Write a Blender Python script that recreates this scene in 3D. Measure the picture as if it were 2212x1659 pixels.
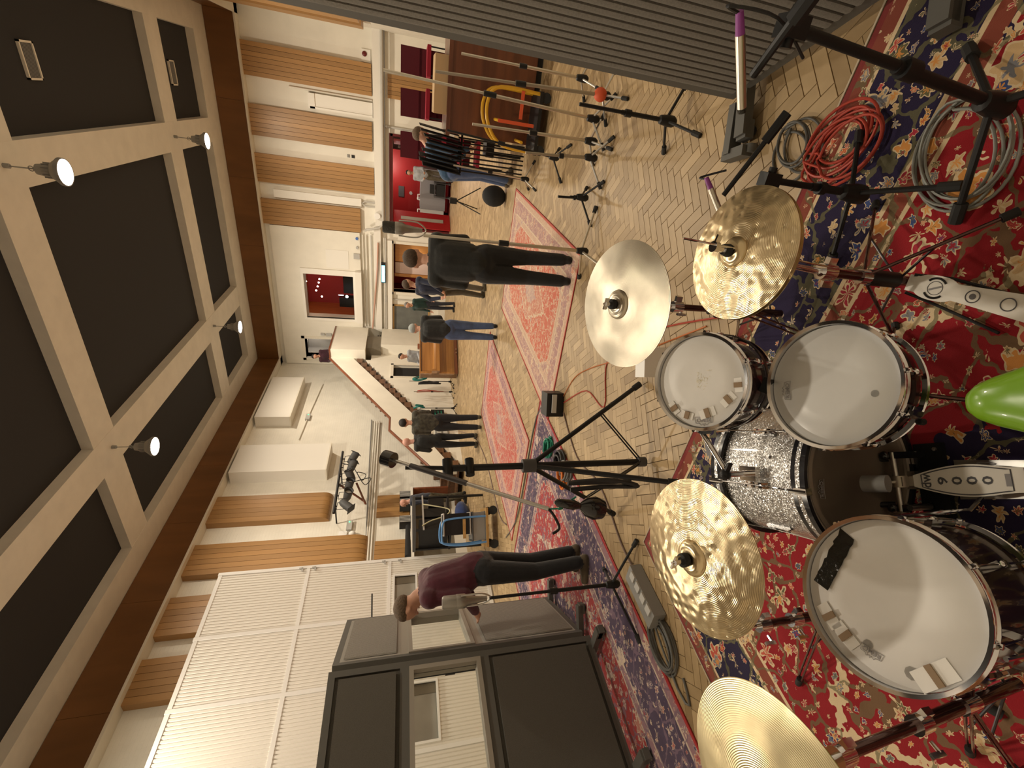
import bpy, math, random
import numpy as np
from mathutils import Matrix, Vector, Euler
random.seed(7)
rng = np.random.default_rng(7)
for o in list(bpy.data.objects):
    bpy.data.objects.remove(o)
SC = bpy.context.scene
COL = SC.collection
PI = math.pi

# ---------------------------------------------------------------- camera (portrait shot stored on its side)
cd = bpy.data.cameras.new('camera'); cam = bpy.data.objects.new('camera', cd); COL.objects.link(cam)
CR = Matrix(((0.1516, 0.8562, 0.4939), (-0.2362, 0.5166, -0.8230), (-0.9598, 0.0081, 0.2806)))
cam.matrix_world = Matrix.Translation((0, 0, 1.72)) @ CR.to_quaternion().to_matrix().to_4x4()
cd.sensor_fit = 'HORIZONTAL'; cd.sensor_width = 36.0; cd.lens = 16.83
cd.shift_x = -0.0296; cd.shift_y = 0.01053; cd.clip_start = 0.02; cd.clip_end = 200
SC.camera = cam

# ---------------------------------------------------------------- world, exposure, house lamps
w = bpy.data.worlds.new('world'); SC.world = w; w.use_nodes = True
w.node_tree.nodes['Background'].inputs[0].default_value = (0.5, 0.47, 0.42, 1)
w.node_tree.nodes['Background'].inputs[1].default_value = 0.02
SC.view_settings.view_transform = 'Standard'; SC.view_settings.look = 'None'
SC.view_settings.gamma = 1.0; SC.view_settings.use_curve_mapping = False
SC.view_settings.exposure = 0.12
LAMP_POWER = 210.0
LAMP_COLOR = (1.0, 0.87, 0.68)
LAMP_SPOTS = [(-1.82, 15.70, 1.0), (-7.06, 15.75, 1.0), (-1.79, 9.40, 1.0), (-7.04, 9.52, 1.0), (-1.80, 3.1, 0.5), (-7.05, 3.1, 0.8)]

# ---------------------------------------------------------------- room figures (metres)
XA, XR, YB, YK = -10.36, 1.62, 19.75, -1.30        # left, right, far, near walls
ZC, ZT = 6.53, 7.375                               # underside of the timber frieze, underside of the beams

# ---------------------------------------------------------------- materials
MATS = {}
def nmat(name):
    m = bpy.data.materials.new(name); m.use_nodes = True
    return m, m.node_tree, m.node_tree.nodes['Principled BSDF']
def mat(name, col=(.8, .8, .8), rough=.5, metal=0.0, var=0.0, vscale=6.0, bump=0.0, bscale=60.0, spec=.5, trans=0.0, emit=None, es=0.0, coat=0.0, alpha=1.0, stretch=(1, 1, 1), ior=1.45, sheen=0.0):
    if name in MATS: return MATS[name]
    m, nt, b = nmat(name); L = nt.links
    c4 = (*col, 1)
    b.inputs['Base Color'].default_value = c4
    b.inputs['Roughness'].default_value = rough
    b.inputs['Metallic'].default_value = metal
    b.inputs['Specular IOR Level'].default_value = spec
    b.inputs['Transmission Weight'].default_value = trans
    b.inputs['Coat Weight'].default_value = coat
    b.inputs['IOR'].default_value = ior
    b.inputs['Sheen Weight'].default_value = sheen
    b.inputs['Alpha'].default_value = alpha
    if emit:
        b.inputs['Emission Color'].default_value = (*emit, 1); b.inputs['Emission Strength'].default_value = es
    if var or bump:
        tc = nt.nodes.new('ShaderNodeTexCoord'); mp = nt.nodes.new('ShaderNodeMapping')
        L.new(tc.outputs['Object'], mp.inputs[0]); mp.inputs['Scale'].default_value = stretch
    if var:
        n = nt.nodes.new('ShaderNodeTexNoise'); n.inputs['Scale'].default_value = vscale; n.inputs['Detail'].default_value = 4
        L.new(mp.outputs[0], n.inputs['Vector'])
        r = nt.nodes.new('ShaderNodeMapRange'); r.inputs[1].default_value = .3; r.inputs[2].default_value = .7
        r.inputs[3].default_value = 1 - var; r.inputs[4].default_value = 1 + var
        L.new(n.outputs['Fac'], r.inputs[0])
        x = nt.nodes.new('ShaderNodeVectorMath'); x.operation = 'SCALE'; x.inputs[0].default_value = col
        L.new(r.outputs[0], x.inputs['Scale']); L.new(x.outputs[0], b.inputs['Base Color'])
    if bump:
        n2 = nt.nodes.new('ShaderNodeTexNoise'); n2.inputs['Scale'].default_value = bscale; n2.inputs['Detail'].default_value = 3
        L.new(mp.outputs[0], n2.inputs['Vector'])
        bp = nt.nodes.new('ShaderNodeBump'); bp.inputs['Strength'].default_value = bump; bp.inputs['Distance'].default_value = .01
        L.new(n2.outputs['Fac'], bp.inputs['Height']); L.new(bp.outputs[0], b.inputs['Normal'])
    MATS[name] = m
    return m

def mat_wood(name, c1, c2, rough=.4, axis='Z', scale=1.0, coat=.2):
    """grain running along one object axis, tone varied per object"""
    if name in MATS: return MATS[name]
    m, nt, b = nmat(name); L = nt.links; N = nt.nodes.new
    tc = N('ShaderNodeTexCoord'); mp = N('ShaderNodeMapping'); oi = N('ShaderNodeObjectInfo')
    s = {'X': (1.2, 22, 22), 'Y': (22, 1.2, 22), 'Z': (22, 22, 1.2)}[axis]
    mp.inputs['Scale'].default_value = tuple(v * scale for v in s)
    L.new(tc.outputs['Object'], mp.inputs[0])
    add = N('ShaderNodeVectorMath'); add.operation = 'ADD'
    mul = N('ShaderNodeMath'); mul.operation = 'MULTIPLY'; mul.inputs[1].default_value = 37.0
    L.new(oi.outputs['Random'], mul.inputs[0]); L.new(mp.outputs[0], add.inputs[0]); L.new(mul.outputs[0], add.inputs[1])
    n = N('ShaderNodeTexNoise'); n.inputs['Scale'].default_value = 1.0; n.inputs['Detail'].default_value = 5
    L.new(add.outputs[0], n.inputs['Vector'])
    cr = N('ShaderNodeValToRGB'); cr.color_ramp.elements[0].position = .32; cr.color_ramp.elements[1].position = .68
    cr.color_ramp.elements[0].color = (*c1, 1); cr.color_ramp.elements[1].color = (*c2, 1)
    L.new(n.outputs['Fac'], cr.inputs[0])
    mr = N('ShaderNodeMapRange'); mr.inputs[3].default_value = .86; mr.inputs[4].default_value = 1.12
    L.new(oi.outputs['Random'], mr.inputs[0])
    x = N('ShaderNodeVectorMath'); x.operation = 'SCALE'
    L.new(cr.outputs[0], x.inputs[0]); L.new(mr.outputs[0], x.inputs['Scale']); L.new(x.outputs[0], b.inputs['Base Color'])
    b.inputs['Roughness'].default_value = rough; b.inputs['Coat Weight'].default_value = coat; b.inputs['Coat Roughness'].default_value = .3
    MATS[name] = m
    return m

def mat_plank():
    """oak block; tone comes from a per-vertex colour so each block of the floor differs"""
    m, nt, b = nmat('oak_block'); L = nt.links; N = nt.nodes.new
    at = N('ShaderNodeAttribute'); at.attribute_name = 'tone'
    tc = N('ShaderNodeTexCoord'); n = N('ShaderNodeTexNoise'); n.inputs['Scale'].default_value = 9; n.inputs['Detail'].default_value = 6
    L.new(tc.outputs['Object'], n.inputs['Vector'])
    cr = N('ShaderNodeValToRGB'); e = cr.color_ramp.elements
    e[0].position = 0; e[0].color = (.25, .165, .082, 1); e[1].position = 1; e[1].color = (.50, .36, .20, 1)
    k = cr.color_ramp.elements.new(.5); k.color = (.37, .26, .138, 1)
    mx = N('ShaderNodeMath'); mx.operation = 'MULTIPLY_ADD'; mx.inputs[1].default_value = .55; 
    L.new(n.outputs['Fac'], mx.inputs[0])
    sb = N('ShaderNodeMath'); sb.operation = 'SUBTRACT'; sb.inputs[1].default_value = .27
    L.new(at.outputs['Fac'], sb.inputs[0]); L.new(sb.outputs[0], mx.inputs[2])
    L.new(mx.outputs[0], cr.inputs[0]); L.new(cr.outputs[0], b.inputs['Base Color'])
    b.inputs['Roughness'].default_value = .42; b.inputs['Specular IOR Level'].default_value = .35
    MATS['oak_block'] = m
    return m

def mat_brickwall(name, col, scale=(1, 1, 1)):
    """white-painted brickwork: joints only show as a soft relief at this distance"""
    m, nt, b = nmat(name); L = nt.links; N = nt.nodes.new
    tc = N('ShaderNodeTexCoord'); sx = N('ShaderNodeSeparateXYZ'); cx = N('ShaderNodeCombineXYZ'); ad = N('ShaderNodeMath'); ad.operation = 'ADD'
    L.new(tc.outputs['Object'], sx.inputs[0]); L.new(sx.outputs[0], ad.inputs[0]); L.new(sx.outputs[1], ad.inputs[1])
    L.new(ad.outputs[0], cx.inputs[0]); L.new(sx.outputs[2], cx.inputs[1])
    br = N('ShaderNodeTexBrick'); br.inputs['Scale'].default_value = 1.0
    br.inputs['Brick Width'].default_value = .225; br.inputs['Row Height'].default_value = .075; br.inputs['Mortar Size'].default_value = .006
    br.inputs['Mortar Smooth'].default_value = .3
    L.new(cx.outputs[0], br.inputs['Vector'])
    n = N('ShaderNodeTexNoise'); n.inputs['Scale'].default_value = 2.2; n.inputs['Detail'].default_value = 5; L.new(tc.outputs['Object'], n.inputs['Vector'])
    r = N('ShaderNodeMapRange'); r.inputs[1].default_value = .3; r.inputs[2].default_value = .7; r.inputs[3].default_value = .93; r.inputs[4].default_value = 1.03
    L.new(n.outputs['Fac'], r.inputs[0])
    x = N('ShaderNodeVectorMath'); x.operation = 'SCALE'; x.inputs[0].default_value = col; L.new(r.outputs[0], x.inputs['Scale'])
    L.new(x.outputs[0], b.inputs['Base Color'])
    bp = N('ShaderNodeBump'); bp.invert = True; bp.inputs['Strength'].default_value = .5; bp.inputs['Distance'].default_value = .006
    L.new(br.outputs['Fac'], bp.inputs['Height']); L.new(bp.outputs[0], b.inputs['Normal'])
    b.inputs['Roughness'].default_value = .6
    MATS[name] = m
    return m

def mat_rug(name, half, field, border, guard, motifs, medallion=None, band=.34, fade=0.0, scale=1.0):
    """woven pile: banded border and mirrored floral motifs, all in the rug's own coordinates"""
    m, nt, b = nmat(name); L = nt.links; N = nt.nodes.new
    def math_(op, a, bb=None, c=None):
        n = N('ShaderNodeMath'); n.operation = op
        for i, v in enumerate((a, bb, c)):
            if v is None: continue
            if isinstance(v, (int, float)): n.inputs[i].default_value = v
            else: L.new(v, n.inputs[i])
        return n.outputs[0]
    def mix(f, a, bb):
        n = N('ShaderNodeMix'); n.data_type = 'RGBA'
        for i, v in ((0, f), (6, a), (7, bb)):
            if isinstance(v, (int, float)): n.inputs[i].default_value = v
            elif isinstance(v, tuple): n.inputs[i].default_value = (*v, 1)
            else: L.new(v, n.inputs[i])
        return n.outputs[2]
    tc = N('ShaderNodeTexCoord'); sp = N('ShaderNodeSeparateXYZ'); L.new(tc.outputs['Object'], sp.inputs[0])
    ax = math_('ABSOLUTE', sp.outputs[0]); ay = math_('ABSOLUTE', sp.outputs[1])
    d = math_('MINIMUM', math_('SUBTRACT', half[0], ax), math_('SUBTRACT', half[1], ay))     # distance in from the edge
    cb = N('ShaderNodeCombineXYZ'); L.new(ax, cb.inputs[0]); L.new(ay, cb.inputs[1])
    wob = N('ShaderNodeTexNoise'); wob.inputs['Scale'].default_value = 14 * scale; wob.inputs['Detail'].default_value = 2; L.new(cb.outputs[0], wob.inputs['Vector'])
    wv = N('ShaderNodeVectorMath'); wv.operation = 'MULTIPLY_ADD'; wv.inputs[1].default_value = (.07 / scale,) * 3
    L.new(wob.outputs['Color'], wv.inputs[0]); L.new(cb.outputs[0], wv.inputs[2])
    def vor(sc, feat='F1'):
        v = N('ShaderNodeTexVoronoi'); v.feature = feat; v.inputs['Scale'].default_value = sc * scale; L.new(wv.outputs[0], v.inputs['Vector'])
        return v
    def ramp(fac, cols):
        cr = N('ShaderNodeValToRGB'); cr.color_ramp.interpolation = 'CONSTANT'
        e = cr.color_ramp.elements
        while len(e) < len(cols): e.new(.5)
        for i, c in enumerate(cols): e[i].position = i / len(cols); e[i].color = (*c, 1)
        L.new(fac, cr.inputs[0]); return cr.outputs[0]
    # field / border / guard bands
    inb = math_('GREATER_THAN', d, band)
    col = mix(inb, border, field)
    for lo, hi, c in ((0.0, .03, guard[0]), (.03, .10, guard[1]), (.10, .118, guard[2]), (band - .085, band - .065, guard[2]), (band - .065, band, guard[1]), (band, band + .018, guard[2])):
        f = math_('MULTIPLY', math_('GREATER_THAN', d, lo), math_('LESS_THAN', d, hi)); col = mix(f, col, c)
    if medallion:
        q = math_('ADD', math_('MULTIPLY', ax, 1 / medallion[0]), math_('MULTIPLY', ay, 1 / medallion[1]))
        wb = math_('MULTIPLY_ADD', wob.outputs['Fac'], .35, -.17)
        q = math_('ADD', q, wb)
        f = math_('MULTIPLY', math_('LESS_THAN', q, 1.0), inb); col = mix(f, col, medallion[2])
        f = math_('MULTIPLY', math_('MULTIPLY', math_('LESS_THAN', q, 1.0), math_('GREATER_THAN', q, .93)), inb); col = mix(f, col, guard[2])
        f = math_('LESS_THAN', q, .45); col = mix(f, col, medallion[3])
        # corner spandrels
        qs = math_('ADD', math_('MULTIPLY', math_('SUBTRACT', half[0], ax), 1 / (half[0] * .85)), math_('MULTIPLY', math_('SUBTRACT', half[1], ay), 1 / (half[1] * .75)))
        qs = math_('ADD', qs, wb)
        f = math_('MULTIPLY', math_('LESS_THAN', qs, 1.0), inb); col = mix(f, col, border)
        f = math_('MULTIPLY', math_('MULTIPLY', math_('LESS_THAN', qs, 1.012), math_('GREATER_THAN', qs, .985)), inb); col = mix(f, col, guard[2])
    # curling vines
    ve = vor(5.5, 'DISTANCE_TO_EDGE'); col = mix(math_('MULTIPLY', math_('LESS_THAN', ve.outputs['Distance'], .035), .75), col, motifs[-1])
    # rosettes: ring, petals and eye around each cell point
    for sc, rad in ((5.5, .36), (11.0, .33), (20.0, .30)):
        v = vor(sc)
        sc3 = N('ShaderNodeSeparateColor'); L.new(v.outputs['Color'], sc3.inputs[0])
        rr = math_('MULTIPLY_ADD', sc3.outputs[0], .16, rad - .12)
        dv = N('ShaderNodeVectorMath'); dv.operation = 'SUBTRACT'; L.new(wv.outputs[0], dv.inputs[0]); 
        ps = N('ShaderNodeVectorMath'); ps.operation = 'SCALE'; ps.inputs['Scale'].default_value = 1.0; L.new(v.outputs['Position'], ps.inputs[0]); L.new(ps.outputs[0], dv.inputs[1])
        s2 = N('ShaderNodeSeparateXYZ'); L.new(dv.outputs[0], s2.inputs[0])
        an = math_('ARCTAN2', s2.outputs[1], s2.outputs[0])
        pet = math_('MULTIPLY_ADD', math_('SINE', math_('MULTIPLY', an, 6.0)), .06, 0.0)
        dist = math_('ADD', v.outputs['Distance'], pet)
        on = math_('GREATER_THAN', sc3.outputs[2], .25)
        c1 = ramp(sc3.outputs[1], motifs); c2 = ramp(sc3.outputs[2], motifs[2:] + motifs[:2])
        col = mix(math_('MULTIPLY', math_('LESS_THAN', dist, rr), on), col, guard[2])
        col = mix(math_('MULTIPLY', math_('LESS_THAN', dist, math_('SUBTRACT', rr, .055)), on), col, c1)
        col = mix(math_('MULTIPLY', math_('LESS_THAN', dist, math_('MULTIPLY', rr, .42)), on), col, c2)
    # pale outer selvage stays plain
    col = mix(math_('LESS_THAN', d, .03), col, guard[0])
    if fade: 
        wn = N('ShaderNodeTexNoise'); wn.inputs['Scale'].default_value = 3.0; wn.inputs['Detail'].default_value = 6; L.new(tc.outputs['Object'], wn.inputs['Vector'])
        col = mix(math_('MULTIPLY', wn.outputs['Fac'], fade), col, (.52, .38, .30))
    L.new(col, b.inputs['Base Color']); b.inputs['Roughness'].default_value = .95; b.inputs['Specular IOR Level'].default_value = .1
    b.inputs['Sheen Weight'].default_value = .15
    fn = N('ShaderNodeTexNoise'); fn.inputs['Scale'].default_value = 300; L.new(tc.outputs['Object'], fn.inputs['Vector'])
    bp = N('ShaderNodeBump'); bp.inputs['Strength'].default_value = .3; bp.inputs['Distance'].default_value = .004; L.new(fn.outputs['Fac'], bp.inputs['Height']); L.new(bp.outputs[0], b.inputs['Normal'])
    MATS[name] = m
    return m

def mat_cymbal(name, col, rough=.27, ham=.5, ring=.12, scale=26):
    m, nt, b = nmat(name); L = nt.links; N = nt.nodes.new
    tc = N('ShaderNodeTexCoord'); v = N('ShaderNodeTexVoronoi'); v.feature = 'SMOOTH_F1'; v.inputs['Scale'].default_value = scale
    nz = N('ShaderNodeTexNoise'); nz.inputs['Scale'].default_value = 9; nz.inputs['Detail'].default_value = 5; L.new(tc.outputs['Object'], nz.inputs['Vector'])
    L.new(tc.outputs['Object'], v.inputs['Vector'])
    le = N('ShaderNodeVectorMath'); le.operation = 'LENGTH'; L.new(tc.outputs['Object'], le.inputs[0])
    sn = N('ShaderNodeMath'); sn.operation = 'MULTIPLY'; sn.inputs[1].default_value = 1500; L.new(le.outputs['Value'], sn.inputs[0])
    s2 = N('ShaderNodeMath'); s2.operation = 'SINE'; L.new(sn.outputs[0], s2.inputs[0])
    b1 = N('ShaderNodeBump'); b1.inputs['Strength'].default_value = ham; b1.inputs['Distance'].default_value = .006; L.new(v.outputs['Distance'], b1.inputs['Height'])
    b2 = N('ShaderNodeBump'); b2.inputs['Strength'].default_value = ring; b2.inputs['Distance'].default_value = .0008; L.new(s2.outputs[0], b2.inputs['Height']); L.new(b1.outputs[0], b2.inputs['Normal'])
    L.new(b2.outputs[0], b.inputs['Normal'])
    r = N('ShaderNodeMapRange'); r.inputs[1].default_value = .3; r.inputs[2].default_value = .7; r.inputs[3].default_value = .8; r.inputs[4].default_value = 1.1; L.new(nz.outputs['Fac'], r.inputs[0])
    x = N('ShaderNodeVectorMath'); x.operation = 'SCALE'; x.inputs[0].default_value = col; L.new(r.outputs[0], x.inputs['Scale']); L.new(x.outputs[0], b.inputs['Base Color'])
    b.inputs['Metallic'].default_value = 1.0; b.inputs['Roughness'].default_value = rough
    b.inputs['Anisotropic'].default_value = .6
    tg = N('ShaderNodeTangent'); tg.direction_type = 'RADIAL'; tg.axis = 'Z'; L.new(tg.outputs[0], b.inputs['Tangent'])
    MATS[name] = m
    return m

def mat_sparkle(name, col, fleck):
    m, nt, b = nmat(name); L = nt.links; N = nt.nodes.new
    tc = N('ShaderNodeTexCoord'); v = N('ShaderNodeTexVoronoi'); v.inputs['Scale'].default_value = 300; L.new(tc.outputs['Object'], v.inputs['Vector'])
    sc = N('ShaderNodeSeparateColor'); L.new(v.outputs['Color'], sc.inputs[0])
    mx = N('ShaderNodeMix'); mx.data_type = 'RGBA'; mx.inputs[6].default_value = (*col, 1); mx.inputs[7].default_value = (*fleck, 1); L.new(sc.outputs[0], mx.inputs[0]); L.new(mx.outputs[2], b.inputs['Base Color'])
    # every fleck tips the surface its own way
    sub = N('ShaderNodeVectorMath'); sub.operation = 'MULTIPLY_ADD'; sub.inputs[1].default_value = (.9, .9, .9); sub.inputs[2].default_value = (-.45, -.45, -.45); L.new(v.outputs['Color'], sub.inputs[0])
    ge = N('ShaderNodeNewGeometry'); ad = N('ShaderNodeVectorMath'); ad.operation = 'ADD'; L.new(ge.outputs['Normal'], ad.inputs[0]); L.new(sub.outputs[0], ad.inputs[1])
    no = N('ShaderNodeVectorMath'); no.operation = 'NORMALIZE'; L.new(ad.outputs[0], no.inputs[0]); L.new(no.outputs[0], b.inputs['Normal'])
    b.inputs['Metallic'].default_value = .85; b.inputs['Roughness'].default_value = .35; b.inputs['Coat Weight'].default_value = .6; b.inputs['Coat Roughness'].default_value = .06
    MATS[name] = m
    return m

mat('wall_white', (.80, .765, .68), .6, var=.04, vscale=2)
mat_brickwall('brick_white', (.80, .765, .68))
mat('beam_white', (.74, .70, .62), .55, var=.05, vscale=3)
mat('ceiling_dark', (.028, .027, .029), .9)
mat('trim_cream', (.78, .73, .63), .5)
mat('frieze_wood', (.165, .072, .022), .45, var=.18, vscale=2.0, stretch=(1, 1, .25))
mat_wood('acoustic_wood', (.345, .180, .058), (.385, .205, .068), .5, 'Z', .35)
mat_wood('orange_wood', (.40, .17, .04), (.52, .24, .07), .35, 'Z', .6)
mat_wood('piano_wood', (.28, .115, .022), (.44, .20, .05), .25, 'X', .5, .6)
mat_wood('mahogany', (.085, .022, .008), (.17, .050, .018), .3, 'X', .5, .5)
mat_wood('stair_wood', (.10, .045, .02), (.18, .085, .04), .45, 'Y', .6)
mat_wood('rail_wood', (.16, .045, .02), (.25, .08, .035), .3, 'Y', .6)
mat_wood('frame_oak', (.36, .20, .06), (.48, .29, .10), .45, 'X', .6)
mat_plank()
mat('joint_dark', (.13, .09, .05), .8)
mat('skirt_white', (.72, .68, .60), .55)
mat('pipe_grey', (.52, .50, .46), .45)
mat('pipe_dark', (.20, .19, .18), .5)
mat('pipe_white', (.76, .72, .64), .5)
mat('pipe_pink', (.58, .35, .27), .5)
mat('black', (.012, .012, .013), .45, spec=.4)
mat('black_matt', (.016, .016, .017), .85)
mat('black_gloss', (.010, .010, .011), .12, coat=.5)
mat('rubber', (.02, .02, .02), .8)
mat('dark_grey', (.07, .07, .072), .6)
mat('mid_grey', (.24, .235, .225), .6)
mat('pale_grey', (.46, .45, .43), .6)
mat('chrome', (.82, .82, .84), .08, 1.0)
mat('steel', (.55, .54, .52), .28, 1.0)
mat('steel_dull', (.40, .36, .30), .38, .9)
mat('nickel', (.62, .58, .50), .3, 1.0)
mat('brown_tube', (.11, .055, .05), .14, .75, coat=.4)
mat('gun_metal', (.09, .085, .09), .3, .9)
mat('white_paint', (.82, .79, .73), .5)
mat('white_card', (.86, .85, .83), .6)
mat('paper', (.87, .85, .90), .7)
mat('ink', (.10, .10, .11), .7)
mat('ink_soft', (.30, .29, .30), .7)
mat('head_coated', (.80, .79, .77), .42, var=.03, vscale=9, spec=.4)
mat('head_grey', (.66, .665, .66), .30, var=.03, vscale=7, spec=.5)
mat('head_kick', (.56, .48, .40), .35)
mat('tape_white', (.88, .87, .84), .6)
mat('tape_brown', (.30, .21, .13), .7)
mat('tape_black', (.015, .017, .016), .18, bump=.6, bscale=60)
mat('shell_black', (.012, .010, .010), .15, coat=.6)
mat('shell_plum', (.030, .014, .016), .18, coat=.6)
mat_sparkle('silver_sparkle', (.46, .45, .44), (.95, .94, .92))
mat('hoop_black', (.014, .013, .016), .25, coat=.4)
mat_cymbal('brass', (.74, .60, .37), .3, .9, .15, 34)
mat_cymbal('brass_grey', (.60, .54, .43), .34, .22, .2, 18)
mat_cymbal('brass_pale', (.78, .66, .40), .3, .35, .2, 20)
mat('lime', (.16, .33, .012), .28, coat=.3)
mat('fabric_grey', (.235, .22, .195), .95, var=.12, vscale=120, bump=.6, bscale=500)
mat('fabric_pale', (.40, .38, .345), .95, var=.08, vscale=120, bump=.6, bscale=400)
mat('fabric_dark', (.105, .097, .083), .95, var=.10, vscale=160, bump=.6, bscale=400)
mat('gobo_frame', (.100, .097, .088), .6)
mat('gobo_frame_pale', (.30, .275, .235), .5)
mat('glass', (.95, .97, .96), .02, trans=1.0, ior=1.1, spec=.25)
mat('glass_booth', (.9, .93, .9), .03, trans=1.0, ior=1.12, spec=.3)
mat('curtain_grey', (.14, .145, .135), .85, var=.15, vscale=3)
mat('pane_grey', (.33, .31, .27), .35, var=.12, vscale=2)
mat('alcove_brown', (.17, .145, .105), .5, var=.12, vscale=1.4)
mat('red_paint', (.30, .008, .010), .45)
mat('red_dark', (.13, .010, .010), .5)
mat('red_glow', (.50, .06, .07), .6)
mat('pink_wall', (.55, .42, .38), .6)
mat('case_grey', (.24, .225, .235), .55)
mat('red_cloth', (.30, .012, .030), .85)
mat('maroon_cloth', (.085, .008, .016), .9)
mat('yellow', (.62, .34, .02), .35)
mat('orange', (.75, .20, .03), .6)
mat('orange_red', (.62, .09, .03), .6)
mat('blue_tube', (.10, .26, .55), .35)
mat('blue_sign', (.06, .16, .50), .5)
mat('teal', (.012, .16, .14), .6)
mat('green_tie', (.01, .22, .14), .6)
mat('cable_black', (.02, .02, .022), .5)
mat('cable_grey', (.12, .12, .115), .5)
mat('cable_pale', (.27, .28, .26), .5)
mat('cable_brown', (.18, .12, .10), .5)
mat('cable_red', (.42, .055, .035), .5)
mat('cable_orange', (.50, .15, .04), .5)
mat('cable_cream', (.55, .52, .33), .5)
mat('purple', (.28, .06, .30), .4)
mat('magenta', (.65, .02, .22), .4)
mat('cork', (.45, .30, .16), .8)
mat('camo', (.07, .06, .04), .9, var=.5, vscale=18)
mat('lamp_metal', (.30, .30, .29), .4, .3)
mat('lamp_glow', (1, 1, 1), .5, emit=(1.0, .93, .84), es=26.0)
mat('bulb_glow', (1, 1, 1), .5, emit=(1.0, .90, .78), es=12.0)
mat('blue_glow', (.1, .3, .6), .5, emit=(.16, .60, 1.0), es=5.0)
mat('white_glow', (1, 1, 1), .5, emit=(.75, .93, 1.0), es=5.0)
mat('green_glow', (.1, .6, .2), .5, emit=(.1, .9, .3), es=2.5)
mat('mesh_dark', (.045, .042, .034), .5, .6, bump=.8, bscale=250)
mat('mic_grey', (.30, .285, .26), .35, .6)
mat('skin', (.52, .28, .19), .55, var=.06, vscale=12)
mat('skin_pink', (.62, .33, .26), .55)
mat('lip', (.38, .15, .12), .5)
mat('eye_white', (.75, .72, .68), .3)
mat('hair_brown', (.065, .040, .024), .75, var=.3, vscale=60, bump=.8, bscale=120)
mat('hair_light', (.115, .075, .045), .75, var=.3, vscale=60, bump=.8, bscale=120)
mat('hair_black', (.014, .011, .010), .7)
mat('hair_grey', (.17, .16, .15), .75, var=.25, vscale=60)
def cloth(name, col, var=.18, vs=9, b=.35): return mat(name, col, .9, var=var, vscale=vs, bump=b, bscale=26, sheen=.2)
cloth('purple_knit', (.070, .012, .024)); cloth('black_hoodie', (.016, .017, .017)); cloth('black_denim', (.011, .012, .015))
cloth('navy_top', (.010, .014, .036)); cloth('grey_side', (.30, .30, .29)); cloth('khaki', (.085, .070, .048)); cloth('green_knit', (.010, .034, .030))
cloth('dark_trousers', (.022, .024, .036)); cloth('sage_grey', (.20, .235, .225)); cloth('jeans', (.060, .095, .20)); cloth('blue_sweat', (.020, .060, .125))
cloth('plaid', (.045, .042, .030), var=.6, vs=16); cloth('grey_shirt', (.33, .34, .36)); cloth('navy_jacket', (.018, .022, .040), var=.5, vs=14); cloth('plum_top', (.035, .008, .016))
cloth('blue_sack', (.010, .028, .12)); cloth('shoe_black', (.010, .009, .009)); cloth('shoe_brown', (.10, .075, .045)); cloth('shoe_olive', (.060, .052, .032)); cloth('cap_grey', (.34, .37, .37))
mat('sole_pale', (.55, .48, .36), .7)
mat('sole_white', (.75, .74, .70), .7)

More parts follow.
